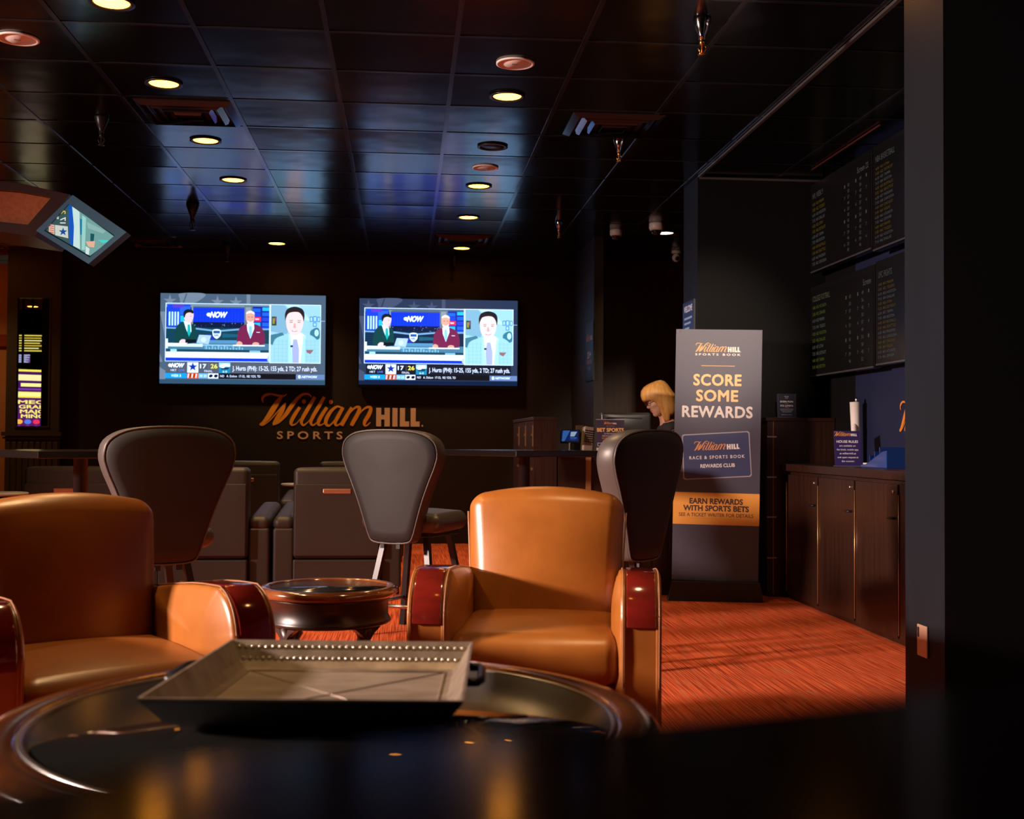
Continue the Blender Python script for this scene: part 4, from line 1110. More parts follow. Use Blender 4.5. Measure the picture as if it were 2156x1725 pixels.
# ---- round coffee table with smoked glass
ctz = 0.62; ccx, ccy = at_z(690, 1507, ctz).x, at_z(690, 1507, ctz).y
R_o = 0.575
ct = thing('coffee_table', 'large round wooden coffee table with dark glass inset, under the tray', 'coffee table', (ccx, ccy, 0))
rimo = MB().lathe([(R_o - 0.078, ctz - 0.03), (R_o - 0.078, ctz - 0.003), (R_o - 0.07, ctz + 0.001), (R_o - 0.03, ctz + 0.003), (R_o - 0.012, ctz - 0.001), (R_o, ctz - 0.014), (R_o - 0.004, ctz - 0.03), (R_o - 0.02, ctz - 0.045), (R_o - 0.07, ctz - 0.05)], 96)
rimo = rimo.build('table_rim', M_rimwood, ct)
MB().lathe([(R_o - 0.086, ctz - 0.012), (R_o - 0.086, ctz - 0.001), (R_o - 0.082, ctz + 0.0015), (R_o - 0.077, ctz + 0.0005), (R_o - 0.076, ctz - 0.012)], 96).build('inlay_ring', M_steel, rimo)
MB().lathe([(0, ctz - 0.012), (R_o - 0.084, ctz - 0.012), (R_o - 0.084, ctz - 0.003), (0, ctz - 0.003)], 96).build('glass_top', M_tabletop_glass, ct)
MB().lathe([(0.40, ctz - 0.15), (0.47, ctz - 0.15), (0.475, ctz - 0.06), (0.46, ctz - 0.048), (0.40, ctz - 0.048)], 64).build('apron', M_darkwood, ct)
for i in range(4):
    a = PI / 4 + i * PI / 2
    prof = [(0, 0), (0.03, 0), (0.036, 0.02), (0.02, 0.06), (0.024, 0.2), (0.045, 0.36), (0.05, 0.42), (0.03, 0.46), (0.045, 0.49), (0, 0.49)]
    MB().lathe(prof, 20, c=(0.40 * math.cos(a), 0.40 * math.sin(a))).build('leg', M_darkwood, ct)

# ---- tray on it
trc = [at_z(*q, ctz + 0.062) for q in ((290, 1470), (975, 1476), (995, 1352), (487, 1347))]
tx = sum(v.x for v in trc) / 4; ty = sum(v.y for v in trc) / 4
tr = thing('serving_tray', 'square aged metal tray with silver nail heads on the coffee table', 'tray', (tx, ty, ctz))
q = [(v.x - tx, v.y - ty) for v in trc]
def lerp_in(s_, z): return [(x * s_, y * s_, z) for x, y in q]
levels = [lerp_in(1.0, 0.058), lerp_in(1.004, 0.062), lerp_in(0.985, 0.062), lerp_in(0.95, 0.047), lerp_in(0.90, 0.026), lerp_in(0.85, 0.013), lerp_in(0.79, 0.009)]
def loft(levels, closed_bottom=False):
    vs = [v for L in levels for v in L]; fs = []
    for j in range(len(levels) - 1):
        for i in range(4): fs.append((j * 4 + i, j * 4 + (i + 1) % 4, (j + 1) * 4 + (i + 1) % 4, (j + 1) * 4 + i))
    if closed_bottom: fs.append(tuple(range((len(levels) - 1) * 4, len(levels) * 4)))
    return vs, fs
under = [lerp_in(1.0, 0.058), lerp_in(0.985, 0.052), lerp_in(0.88, 0.016), lerp_in(0.79, 0.003)]
m = MB(); m.add(*loft(levels)); m.build('rim', M_bronze, tr)
m = MB(); m.add(*loft(under, True)); m.build('underside', mat('tray_underside_shade', (0.006, 0.005, 0.004), 0.6), tr)  # shade beneath the rim put into a near-black colour
m = MB(); m.add(lerp_in(0.80, 0.0095), [(0, 1, 2, 3)])
m.build('tray_floor', M_bronze2, tr)
seam = MB()
f0 = lerp_in(0.79, 0.0100)
for a, b in ((0, 2), (1, 3)): seam.tube([f0[a], f0[b]], 0.0012, 6)
for a, b in ((0, 1), (1, 2), (2, 3), (3, 0)): seam.tube([f0[a], f0[b]], 0.002, 6)
seam.build('floor_seam', M_bronze, tr)
# nail heads: two rows along the far rim
def nail_row(s_, z, n, ends=0.06):
    a = Vector((q[3][0] * s_, q[3][1] * s_, z)); b = Vector((q[2][0] * s_, q[2][1] * s_, z))
    mm = MB()
    for i in range(n):
        p = a.lerp(b, ends + (1 - 2 * ends) * i / (n - 1))
        mm.lathe([(0, -0.0042), (0.0030, -0.003), (0.0042, 0), (0.0030, 0.003), (0, 0.0042)], 10, M=T(*p))
    o = mm.build('nail_heads', M_nail, tr); o['kind'] = 'stuff'
nail_row(0.955, 0.0505, 34, 0.02); nail_row(0.905, 0.0295, 34, 0.02)
for (i, j) in ((1, 2), (0, 3)):
    a = Vector((q[i][0], q[i][1], 0.05)); b = Vector((q[j][0], q[j][1], 0.05))
    mdl = a.lerp(b, 0.5); d = (b - a).normalized(); outw = Vector((mdl.x, mdl.y, 0)).normalized()
    pts = [mdl - d * 0.07 + Vector((0, 0, 0)), mdl - d * 0.07 + outw * 0.018, mdl - d * 0.05 + outw * 0.024, mdl + d * 0.05 + outw * 0.024, mdl + d * 0.07 + outw * 0.018, mdl + d * 0.07]
    MB().tube(pts, 0.008, 10).build('handle', M_black_metal, tr)

# ---- round side table between the armchairs
sx_, sy_ = at_z(692, 1236, 0.562).x, at_z(692, 1236, 0.562).y
s = thing('side_table', 'small round glass-topped side table between the two armchairs', 'side table', (sx_, sy_, 0))
zt = 0.565; ro = 0.25
MB().lathe([(ro - 0.038, zt - 0.02), (ro - 0.038, zt), (ro - 0.030, zt + 0.004), (ro - 0.012, zt + 0.003), (ro, zt - 0.008), (ro - 0.002, zt - 0.022), (ro - 0.018, zt - 0.032), (ro - 0.05, zt - 0.034)], 64).build('table_rim', M_rimwood, s)
MB().lathe([(0, zt - 0.010), (ro - 0.037, zt - 0.010), (ro - 0.037, zt - 0.001), (0, zt - 0.001)], 64).build('glass_top', mat('side_table_glass', (0.012, 0.012, 0.012), 0.14, spec=0.9), s)
MB().lathe([(0.15, zt - 0.128), (0.218, zt - 0.128), (0.226, zt - 0.122), (0.222, zt - 0.112), (0.215, zt - 0.10), (0.215, zt - 0.05), (0.222, zt - 0.04), (0.222, zt - 0.031), (0.15, zt - 0.031)], 64).build('apron', M_darkwood, s)
lx = MB()
for i, a in enumerate((-2.35, -1.85 + 0.35, -0.78, 0.8, 2.35)):
    if i == 1: continue
    r0 = 0.185
    prof = [(0, 0), (0.017, 0), (0.02, 0.02), (0.014, 0.04), (0.013, 0.24), (0.020, 0.30), (0.026, 0.335), (0.016, 0.355), (0.030, 0.375), (0.022, 0.40), (0.034, zt - 0.13), (0, zt - 0.13)]
    MB().lathe(prof, 18, c=(r0 * math.cos(a), r0 * math.sin(a))).build('leg', M_darkwood, s)
    br = MB().prism([(-0.06, zt - 0.130), (0.06, zt - 0.130), (0.03, zt - 0.150), (0.014, zt - 0.17), (-0.014, zt - 0.17), (-0.03, zt - 0.150)], -0.012, 0.012, M=T(r0 * 1.06 * math.cos(a), r0 * 1.06 * math.sin(a), 0) @ R(math.degrees(a) + 90, 'Z'))
    br.build('corbel', M_darkwood, s)

# ================================================================== RIGHT SIDE
# low cabinets along the right wall: three doors in view and a fourth
XF = 2.67
hz = 0.940
edges = [8.12, 7.49, 6.86, 6.23, 5.60, 4.97]
for i in range(5):
    y1, y0 = edges[i], edges[i + 1]
    lab = ['dark walnut base cabinet nearest the tall counter', 'middle dark walnut base cabinet with a warm glow on its door', 'dark walnut base cabinet next to the grey pillar', 'dark walnut base cabinet behind the grey pillar', 'last dark walnut base cabinet, hidden by the pillar'][i]
    if i > 3: continue
    t = thing('base_cabinet', lab, 'cabinet', (XF, (y0 + y1) / 2, 0), 0, 'walnut base cabinets on the right')
    L = (y1 - y0) / 2
    MB().box(0.02, XR - XF - 0.003, -L + 0.001, L - 0.001, 0.0, hz - 0.055).build('body', M_lam, t)
    d = MB().box(0.0, 0.018, -L + 0.018, L - 0.012, 0.03, hz - 0.075, bev=0.0015).build('door', M_lam, t)
    MB().tube([(-0.004, L - 0.008, 0.05), (-0.004, L - 0.008, hz - 0.13)], 0.0035, 6).build('hinge', mat('brass_hinge', (0.6, 0.36, 0.16), 0.3, metal=0.8), d)
    MB().lathe([(0, 0), (0.011, 0), (0.011, 0.006), (0, 0.008)], 14, M=T(0, -L + 0.07, hz - 0.115) @ R(-90, 'Y')).build('lock', M_steel, d)
    MB().tube([(0.0, -L + 0.05, 0.68), (-0.022, -L + 0.05, 0.68), (-0.022, -L + 0.10, 0.68), (0.0, -L + 0.10, 0.68)], 0.006, 8).build('handle', M_black_metal, d)
tag(MB().box(XF - 0.02, XR - 0.003, edges[4], 8.18, hz - 0.05, hz, bev=0.003).build('worktop', M_lam), 'dark walnut worktop over the base cabinets on the right', 'worktop')
# tall counter seen end-on, with metal shelf strips
tc_ = thing('tall_counter', 'tall dark walnut counter behind the banner, with steel strips on its end', 'counter', (2.555, 8.20, 0))
MB().box(0, XR - 2.56, 0.0, 0.19, 0, 1.24).build('body', M_lam, tc_)
MB().box(-0.012, XR - 2.56, -0.012, 0.19, 1.24, 1.265, bev=0.002).build('top', M_lam, tc_)
MB().box(0.040, 0.046, -0.003, 0.0, 0.02, 1.24).build('edge_strip', M_lam_edge, tc_)
for py in (920, 1004, 1087, 1172):
    z = at_y(1615, py, 8.3).z
    MB().box(-0.004, 0.065, -0.006, 0.0, z - 0.005, z + 0.005).build('steel_strip', M_steel, tc_)

# navy sign standing on the tall counter
def sign(name, label, w_, h_, loc, rz, tilt, drawer, base=True, thick=0.004, pm='sign_print', group=None):
    t = thing(name, label, 'sign', loc, rz, group)
    M = T(0, 0, 0.004) @ R(-tilt, 'X')
    MB().box(-w_ / 2, w_ / 2, 0.0005, thick, 0, h_, M=M).build('panel', mat('clear_acrylic', (0.10, 0.10, 0.12), 0.15), t)
    P = Pic(3e-5); drawer(P)
    o = P.build('print', print_mat(pm, 0.45), t, w_ / 100.0, origin=(0, 0))
    o.matrix_local = M @ T(-w_ / 2, 0, h_)
    if base: MB().box(-w_ / 2, w_ / 2, -0.02, 0.05, 0, 0.005, bev=0.001).build('foot', mat('clear_acrylic', (0.10, 0.10, 0.12), 0.15), t)
    return t
def d_limits(P):
    P.rect(0, 0, 100, 118, (20, 22, 50)); P.rect(6, 0, 8, 118, (70, 50, 80)); P.rect(92, 0, 94, 118, (70, 50, 80))
    P.text('William HILL', 50, 14, 6, (200, 205, 220), w=22); P.text('US', 50, 22, 4, (200, 205, 220), w=12)
    P.text('EVEN FUN', 50, 40, 8, (220, 225, 235), w=66, bold=.02); P.text('HAS', 50, 50, 5, (200, 110, 90), w=18)
    P.text('ITS LIMITS', 50, 61, 8, (220, 225, 235), w=66, bold=.02)
    P.rect(40, 70, 60, 71.5, (200, 120, 90))
    for i, (s_, w2) in enumerate((('GAMBLING PROBLEM?', 70), ('CALL FOR HELP AND', 62), ('INFORMATION', 46))): P.text(s_, 50, 78 + i * 7, 4, (190, 195, 215), w=w2)
    P.text('800-522-4700', 50, 106, 4, (160, 165, 190), w=54)
p = at_y(1657, 877, 8.26)
sign('counter_sign', 'small navy sign standing on the tall walnut counter', 0.142, 0.168, (p.x, 8.26, 1.265), 0, 4, d_limits)
def d_rules(P):
    P.rect(0, 0, 100, 136, (46, 34, 98))
    logo(P, 2 - 212 * .0635, 3 - 125 * .0635, 0.0635, (235, 160, 60), (235, 235, 240), sub=None)
    P.text('HOUSE RULES', 50, 42, 9, (240, 240, 245), w=82, bold=.02)
    for i, (s_, w2) in enumerate((('are available on', 62), ('the kiosk, mobile app,', 84), ('at williamhill.us', 62), ('and upon request at', 80), ('the counter.', 50))):
        P.text(s_, 50, 58 + i * 15, 7, (225, 225, 240), w=w2, bold=.01)
p = Vector((2.80, 7.30, hz))
sign('counter_sign', 'purple sign leaning on the worktop beside blue trays', 0.165, 0.225, (p.x, p.y, hz), -6, 10, d_rules)
# rolled white paper standing behind that sign
p = Vector((2.98 - 0.06, 7.62 - 0.12, hz))
pr_ = thing('paper_roll', 'white folded paper roll standing behind the purple sign', 'paper', (p.x + 0.06, p.y + 0.12, hz))
m = MB()
m.tube([(0, 0, 0.0), (-0.005, 0, 0.20), (-0.012, 0.0, 0.42)], [0.026, 0.030, 0.034], 18)
m.build('roll', M_paper, pr_)
m = MB(); m.tube([(0.0, -0.02, 0.0), (-0.03, -0.03, 0.25), (-0.012, -0.005, 0.30)], [0.012, 0.02, 0.006], 10); m.build('loose_sheet', M_paper, pr_)
MB().lathe([(0, 0.42), (0.012, 0.42), (0.014, 0.44), (0.006, 0.45), (0, 0.452)], 12).build('end_clip', M_steel, pr_)
# blue acrylic brochure trays
p = Vector((2.90, 6.93, hz))
ba = thing('slip_tray', 'glossy blue betting-slip tray at the pillar end of the worktop', 'tray', (p.x, p.y, hz), -84)
m = MB()
m.prism([(-0.16, 0.0), (0.16, 0.0), (0.16, 0.105), (0.10, 0.10), (-0.10, 0.022), (-0.16, 0.018)], -0.09, 0.09, bev=0.004)
m.build('wedge_body', M_blue_acr, ba)
m = MB(); m.box(-0.15, -0.09, -0.08, 0.08, 0.02, 0.028); m.build('slip_stack', M_paper, ba)
m = MB()
for i in range(3): m.box(-0.06 + i * 0.06, -0.054 + i * 0.06, -0.085, 0.085, 0.04 + i * 0.025, 0.075 + i * 0.025)
m.build('divider', M_blue_acr, ba)
# gold script lettering starting on the navy wall
P = Pic(4e-5); logo(P, 0, 0, 1.0, (214, 130, 40), (205, 138, 98))
kw = 0.185 / 275
zz = at_x(1900, 877, XR).z; yy = at_x(1896, 877, XR).y
o = P.build('wall_script_lettering', print_mat('wall_lettering_paint', 0.45), None, kw, origin=(212, 262), loc=(XR - 0.006, yy, zz), rot=(0, 0, -PI / 2))
tag(o, 'gold script lettering on the navy wall, mostly hidden by the pillar', 'wall sign')

# ---- odds boards on the right wall
def board(y_far, y_near, z0, z1, title, right, rows, cols, label, tilt=0):
    t = thing('odds_board', label, 'odds screen', (XR, (y_far + y_near) / 2, z0), -90, 'wall-mounted odds boards')
    Lh = (y_far - y_near) / 2; H = z1 - z0; dx = 0.13
    Mx = T(0, -dx, 0) @ R(tilt, 'X')
    # local frame: x runs towards the camera, -y faces the room
    MB().box(-Lh, Lh, 0, 0.05, 0, H, bev=0.004, M=Mx).build('bezel', M_bezel, t)
    MB().box(-0.15, 0.15, -dx + 0.055, -0.002, H * 0.35, H * 0.65).build('wall_bracket', M_black_metal, t)
    P = Pic(3e-5)
    P.rect(0, 0, 1000, 1000 * H / (2 * Lh) - 30, (3, 3, 5))
    hh = 1000 * H / (2 * Lh) - 30
    P.text(title, 30, 50, 34, (150, 150, 110) if 'COLL' in title else (140, 140, 130), align='L', w=len(title) * 19)
    if right: P.text(right, 970, 50, 34, (150, 150, 140), align='R', w=len(right) * 19)
    teams = ['ATLANTA', 'CAROLINA', 'BUFFALO', 'DETROIT', 'HOUSTON', 'DENVER', 'CHICAGO', 'SEATTLE', 'TAMPA', 'DALLAS', 'MIAMI', 'VEGAS', 'PHOENIX', 'BOSTON', 'UTAH', 'TOLEDO']
    step = (hh - 110) / rows
    for r_ in range(rows):
        y = 105 + r_ * step
        colr = (170, 130, 30) if (r_ // 2) % 2 == 0 else (150, 150, 145)
        if 'COLL' in title: colr = (140, 160, 50) if (r_ // 2) % 2 == 0 else (150, 155, 145)
        hgt = min(20, step * 0.55)
        P.text('%d:%02d' % (4 + r_ % 4, (r_ * 5) % 60), 30, y, hgt, colr, align='L', w=50)
        P.text(str(451 + r_), 96, y, hgt, colr, align='L', w=42)
        tm = teams[(r_ * 5 + len(title)) % 16]; P.text(tm, 152, y, hgt, colr, align='L', w=len(tm) * 17)
        for ci, cx_ in enumerate(cols):
            if ci % 2 == 0 and r_ % 2: continue
            v = ('%d' % (40 + (r_ * 7 + ci * 3) % 20)) if ci % 2 else '%d' % (1 + (r_ * 3) % 9)
            P.text(v, cx_, y + (ci % 2) * 0, hgt, (150, 150, 140), w=len(v) * 14)
    o = P.build('display', print_mat('odds_display', 0.3, 0.16), t, (2 * Lh - 0.03) / 1000.0, origin=(500, hh))
    o.matrix_local = Mx @ T(0, -0.002, 0.015)
    MB().box(-Lh + .01, Lh - .01, -0.004, -0.001, 0.001, 0.012, M=Mx).build('lower_strip', mat('bezel_strip', (0.05, 0.05, 0.055), 0.25), t)
yA = at_x(1704, 500, XR - 0.14).y; yB = at_x(1832, 500, XR - 0.14).y
yA = min(yA, 8.36)
board(yA, yB, 2.31, 2.95, 'NFL WEEK 9', 'Screen 22', 12, [600, 660, 780, 850, 940], 'upper odds board farther from the camera')
board(yB - 0.02, yB - 0.02 - (yA - yB), 2.29, 2.95, 'NBA BASKETBALL', 'Screen 23', 16, [600, 660, 780, 850, 940], 'upper odds board next to the grey pillar')
board(yA, yB - 0.04, 1.56, 2.21, 'COLLEGE FOOTBALL', 'Screen', 10, [600, 660, 780, 850, 940], 'lower odds board with green rows, farther from the camera')
board(yB - 0.06, yB - 0.06 - (yA - yB), 1.57, 2.22, 'UFC FIGHTS', 'Screen 25', 16, [600, 660, 780, 850, 940], 'lower odds board next to the grey pillar')

# ---- standing banner
YBn = 8.02
a = at_y(1415, 1224, YBn); b = at_y(1594, 1224, YBn); tp = at_y(1500, 694, YBn)
bw = (b.x - a.x) * 0.985; bh = tp.z - a.z
bn = thing('standing_banner', 'tall grey and navy standing banner with a gold band about rewards', 'banner', ((a.x + b.x) / 2, YBn, 0), -12)
Mb_ = T(0, 0, a.z) @ R(0.9, 'Y')
def d_banner(P, H):
    P.rect(0, 0, 100, H, (66, 65, 82))
    P.rect(3, 1.5, 6, 3, (60, 50, 40))
    logo(P, 23 - 212 * .0381, 16 - 125 * .0381, 0.0381, (222, 160, 92), (225, 215, 205), subw=1380)
    P.rect(30, 42.6, 69, 43.2, (225, 175, 115))
    P.text('SCORE', 49, 59.5, 12.5, (226, 178, 120), w=56, bold=.032, space=1.08)
    P.text('SOME', 49, 78, 12.5, (226, 178, 120), w=49, bold=.032, space=1.08)
    P.text('REWARDS', 49.5, 97, 12.5, (205, 196, 190), w=82, bold=.032, space=1.08)
    # the printed club card
    crd = [(10, 127), (12, 125.5), (84, 120), (86, 121.5), (89.5, 169), (88, 171), (15, 176.5), (12.5, 175)]
    P.poly([(x + (1.4 if x > 50 else -1.4), y + (1.4 if y > 150 else -1.4)) for x, y in crd], (120, 116, 130))
    P.poly([(x + (.8 if x > 50 else -.8), y + (.8 if y > 150 else -.8)) for x, y in crd], (170, 165, 170))
    P.poly(crd, (50, 60, 100))
    P2 = Pic(); logo(P2, 0, 0, 0.0385, (222, 150, 80), (235, 230, 225), sub=None)
    c_, s_ = math.cos(-0.06), math.sin(-0.06)
    base = len(P.v)
    for (x, y, L) in P2.v:
        x -= 212 * .0385; y -= 125 * .0385
        P.v.append((23 + x * c_ - y * s_, 132.5 + x * s_ + y * c_, P.L + L))
    P.L += P2.L
    for f_, c2_ in zip(P2.f, P2.c): P.f.append(tuple(base + i for i in f_)); P.c.append(c2_)
    P.text('RACE & SPORTS BOOK', 50, 150, 3.6, (225, 220, 220), w=64, bold=.02, space=1.3, rot=-0.055)
    P.text('REWARDS CLUB', 51, 160, 4, (225, 220, 220), w=40, bold=.03, rot=-0.055)
    y0 = H * 0.651; y1 = H * 0.778
    P.rect(0, y0, 100, y1, (236, 166, 70))
    P.text('EARN REWARDS', 50, y0 + 10, 6, (62, 40, 44), w=62, bold=.04)
    P.text('WITH SPORTS BETS', 50, y0 + 18.2, 6, (62, 40, 44), w=76, bold=.04)
    P.text('SEE A TICKET WRITER FOR DETAILS', 50, y0 + 26, 4, (72, 48, 46), w=86, bold=.01)
    P.rect(22, y0 + 30, 78, y0 + 30.4, (200, 150, 80))
P = Pic(3e-5); d_banner(P, bh / bw * 100)
MB().box(-bw / 2, bw / 2, 0.001, 0.012, 0, bh, M=Mb_).build('panel', mat('banner_board', (0.05, 0.05, 0.06), 0.5), bn)
o = P.build('banner_print', print_mat('banner_ink', 0.55, spec=0.8), bn, bw / 100.0)
o.matrix_local = Mb_ @ T(-bw / 2, 0, bh)
MB().prism([(-bw / 2 - 0.03, 0), (bw / 2 + 0.03, 0), (bw / 2 + 0.01, a.z), (-bw / 2 + 0.0, a.z)], -0.06, 0.13, bev=0.004).build('base', M_black_metal, bn)
MB().tube([(0, 0.05, a.z), (0.02, 0.03, a.z + bh * 0.97)], 0.010, 8).build('support_pole', M_steel, bn)

# small framed posters on the wall fin and the partition end
def d_post(P, H, light):
    P.rect(0, 0, 100, H, (12, 12, 14) if not light else (36, 60, 110))
    if light:
        P.text('WELCOME', 50, 14, 14, (225, 235, 245), w=80, bold=.03)
        for i in range(8): P.rect(12, 34 + i * 12, 88 - (i * 13) % 30, 39 + i * 12, (150, 180, 215))
        P.text('2022', 50, H - 14, 14, (225, 235, 245), w=50, bold=.03)
    else:
        logo(P, 6 - 212 * .063, 20 - 125 * .063, 0.063, (200, 120, 60), (200, 180, 160), sub=None)
        P.text('21+', 50, H * 0.55, 14, (190, 180, 170), w=50, bold=.04)
        P.text('MUST BE', 50, H * 0.68, 9, (190, 120, 100), w=64); P.text('TO BET', 50, H * 0.80, 7, (150, 140, 130), w=44)
def poster(label, x, y0, y1, z0, z1, light, em=None):
    t = thing('wall_poster', label, 'poster', (x, (y0 + y1) / 2, z0), -90)
    L = abs(y1 - y0); H = z1 - z0
    MB().box(-L / 2 - .012, L / 2 + .012, -0.012, 0, -.012, H + .012).build('frame', M_black_metal, t)
    P = Pic(2e-5); d_post(P, H / L * 100, light)
    o = P.build('print', print_mat('poster_ink', 0.5), t, L / 100.0, loc=(-L / 2, -0.0125, H))
ya_ = at_x(1236, 740, 1.77).y; yb_ = at_x(1251, 740, 1.77).y
poster('dark narrow poster on the side of the wall fin right of the televisions', 1.77, ya_, yb_, at_x(1244, 800, 1.77).z, at_x(1244, 682, 1.77).z, False)
ya_ = 8.79; yb_ = at_x(1463, 660, 2.10).y
poster('blue lit welcome poster on the partition end above the banner', 2.10, ya_, yb_, 1.72, at_x(1452, 638, 2.10).z, True)

# ---- betting desk
YD = 8.32
dk = thing('betting_desk', 'dark walnut betting desk behind the black high table', 'desk', (1.08, YD, 0))
x1 = 2.11 - 1.08
x1 = 1.0
MB().box(0, x1, 0.0, 0.05, 0, 0.975).build('front_panel', M_lam, dk)
MB().box(-0.0, x1, -0.02, 0.62, 0.975, 1.0, bev=0.003).build('desk_top', M_lam, dk)
sx0 = (1236 - 852) / 2500 * YD - 1.08
MB().box(sx0, sx0 + 0.036, -0.016, 0.0, 0.0, 0.975).build('edge_strip', M_lam_edge, dk)
MB().box(0, 0.02, 0.05, 0.62, 0, 0.975).build('side_panel', M_lam, dk)
for i, x in enumerate((0.02, 0.0)): pass
tl = thing('tall_cabinet', 'tall walnut cabinet at the left end of the betting desk', 'cabinet', (0.906, YD, 0))
MB().box(0.02, 0.165, 0.02, 1.55, 0, 1.235).build('body', M_lam, tl)
MB().box(-0.005, 0.168, -0.005, 1.56, 1.235, 1.258, bev=0.002).build('top', M_lam, tl)
MB().box(0.0, 0.165, 0.0, 0.02, 0, 1.235).build('front_panel', M_lam, tl)
for i in range(3):
    y0 = 0.02 + i * 0.51
    d = MB().box(0.0, 0.018, y0 + 0.004, y0 + 0.506, 0.02, 1.23, bev=0.001).build('door', M_lam, tl)
    h = MB()
    h.box(-0.006, 0.0, y0 + 0.01, y0 + 0.022, 1.05, 1.2); h.build('hinge', mat('brass_hinge', (0.6, 0.36, 0.16), 0.3, metal=0.8), d)
    for z in (0.88, 1.125): MB().box(-0.014, 0.0, y0 + 0.03, y0 + 0.09, z, z + 0.018).build('latch', M_brass, d)

# things on the desk
def d_bet(P):
    P.rect(0, 0, 100, 118, (66, 54, 74)); P.rect(0, 0, 100, 1.5, (190, 180, 185))
    logo(P, 27 - 212 * .033, 8 - 125 * .033, 0.033, (225, 150, 80), (230, 215, 210), sub=None)
    P.rect(35, 23, 65, 24, (180, 140, 110))
    P.text('BET SPORTS', 50, 37, 12, (244, 190, 110), w=94, bold=.04)
    for i, (s_, w2, c_) in enumerate((('PLAY FROM YOUR SEAT OR', 44, 0), ('OPEN AN ACCOUNT AT THE', 60, 0), ('WILLIAM HILL COUNTER', 62, 1), ('NEVADA MUST BE 21+', 52, 1))):
        P.text(s_, 50, 50 + i * 8, 5, (225, 150, 100) if c_ else (215, 195, 195), w=w2, bold=.01)
    P.poly([(4, 82), (48, 82), (48, 94), (4, 94)], (190, 180, 190)); P.poly([(6, 84), (46, 84), (46, 92), (6, 92)], (56, 44, 90))
    P.rect(0, 99, 100, 118, (215, 190, 175))
sign('counter_sign', 'plum and orange sign on the betting desk above the high table', 0.207, 0.244, (at_y(1286, 940, YD + 0.08).x, YD + 0.08, 1.0), 0, 6, d_bet)
p = at_y(1240, 940, YD + 0.10)
rd = thing('card_printer', 'beige ticket printer with a square grille on the betting desk', 'printer', (p.x - 0.01, YD + 0.10, 1.0), 12)
MB().box(-0.045, 0.045, -0.05, 0.06, 0.0, 0.012, bev=0.003).build('base', M_black, rd)
Mt = T(0.0, 0, 0.01) @ R(-10, 'X') @ R(8, 'Y')
MB().soft(0.085, 0.06, 0.185, 0.015, M=Mt @ T(0, 0.02, 0.095)).build('body', mat('warm_grey_plastic', (0.30, 0.22, 0.17), 0.45), rd)
g_ = MB()
for i in range(5):
    for j in range(6): g_.box(-0.034 + i * 0.014, -0.025 + i * 0.014, -0.0125, -0.009, 0.07 + j * 0.016, 0.080 + j * 0.016, M=Mt)
g_.build('grille', M_black, rd)
p = at_y(1195, 905, YD + 0.05)
kx = thing('touch_tablet', 'small tilted tablet with a bright blue screen on the betting desk', 'tablet', (p.x + 0.02, YD + 0.06, 1.0), -8)
MB().lathe([(0, 0), (0.055, 0), (0.055, 0.008), (0.015, 0.016), (0.012, 0.08), (0, 0.08)], 20).build('stand', M_black_metal, kx)
Mk = T(0, 0, 0.10) @ R(-32, 'X')
MB().box(-0.07, 0.07, 0, 0.014, -0.025, 0.085, bev=0.003, M=Mk).build('body', M_bezel, kx)
P = Pic(3e-5); P.rect(0, 0, 120, 90, (14, 40, 120)); P.poly([(10, 0), (60, 0), (20, 90), (0, 90)], (60, 120, 200)); P.poly([(66, 10), (110, 10), (90, 50), (60, 50)], (190, 215, 235)); P.rect(60, 58, 108, 66, (70, 130, 210)); P.rect(60, 72, 100, 78, (40, 90, 180))
o = P.build('screen', print_mat('tablet_picture', 0.2, 0.5), kx, 0.001, origin=(60, 45)); o.matrix_local = Mk @ T(0, -0.001, 0.03)
p = at_y(1315, 900, 8.75)
mo = thing('pos_monitor', 'black monitor seen from behind on the betting desk, before the woman', 'monitor', (p.x, 8.72, 1.0), 0)
wM = 0.19
MB().soft(2 * wM, 0.05, 0.235, 0.018, M=T(0, 0, 0.185), bulge=(0, 0.02, 0)).build('body', mat('monitor_black_plastic', (0.03, 0.028, 0.028), 0.32), mo)
MB().box(-0.15, 0.12, -0.038, -0.022, 0.255, 0.268, bev=0.005).build('vent_slot', M_black, mo)
MB().box(-0.03, 0.03, -0.02, 0.02, 0.0, 0.10, bev=0.004).build('neck', M_black, mo)
MB().box(-0.11, 0.11, -0.07, 0.09, 0.0, 0.012, bev=0.004).build('base', M_black, mo)
p = at_y(1222, 885, 8.62)
m2 = thing('receipt_printer', 'small dark receipt printer behind the tablet on the desk', 'printer', (p.x, 8.66, 1.0), 10)
MB().soft(0.13, 0.14, 0.16, 0.02, M=T(0, 0, 0.085)).build('body', mat('printer_dark_plastic', (0.05, 0.055, 0.065), 0.35), m2)
MB().box(-0.03, 0.03, -0.004, 0.0, 0.165, 0.205).build('paper_slip', M_paper, m2)
MB().box(-0.045, 0.045, -0.074, -0.068, 0.09, 0.11).build('slot', M_black, m2)

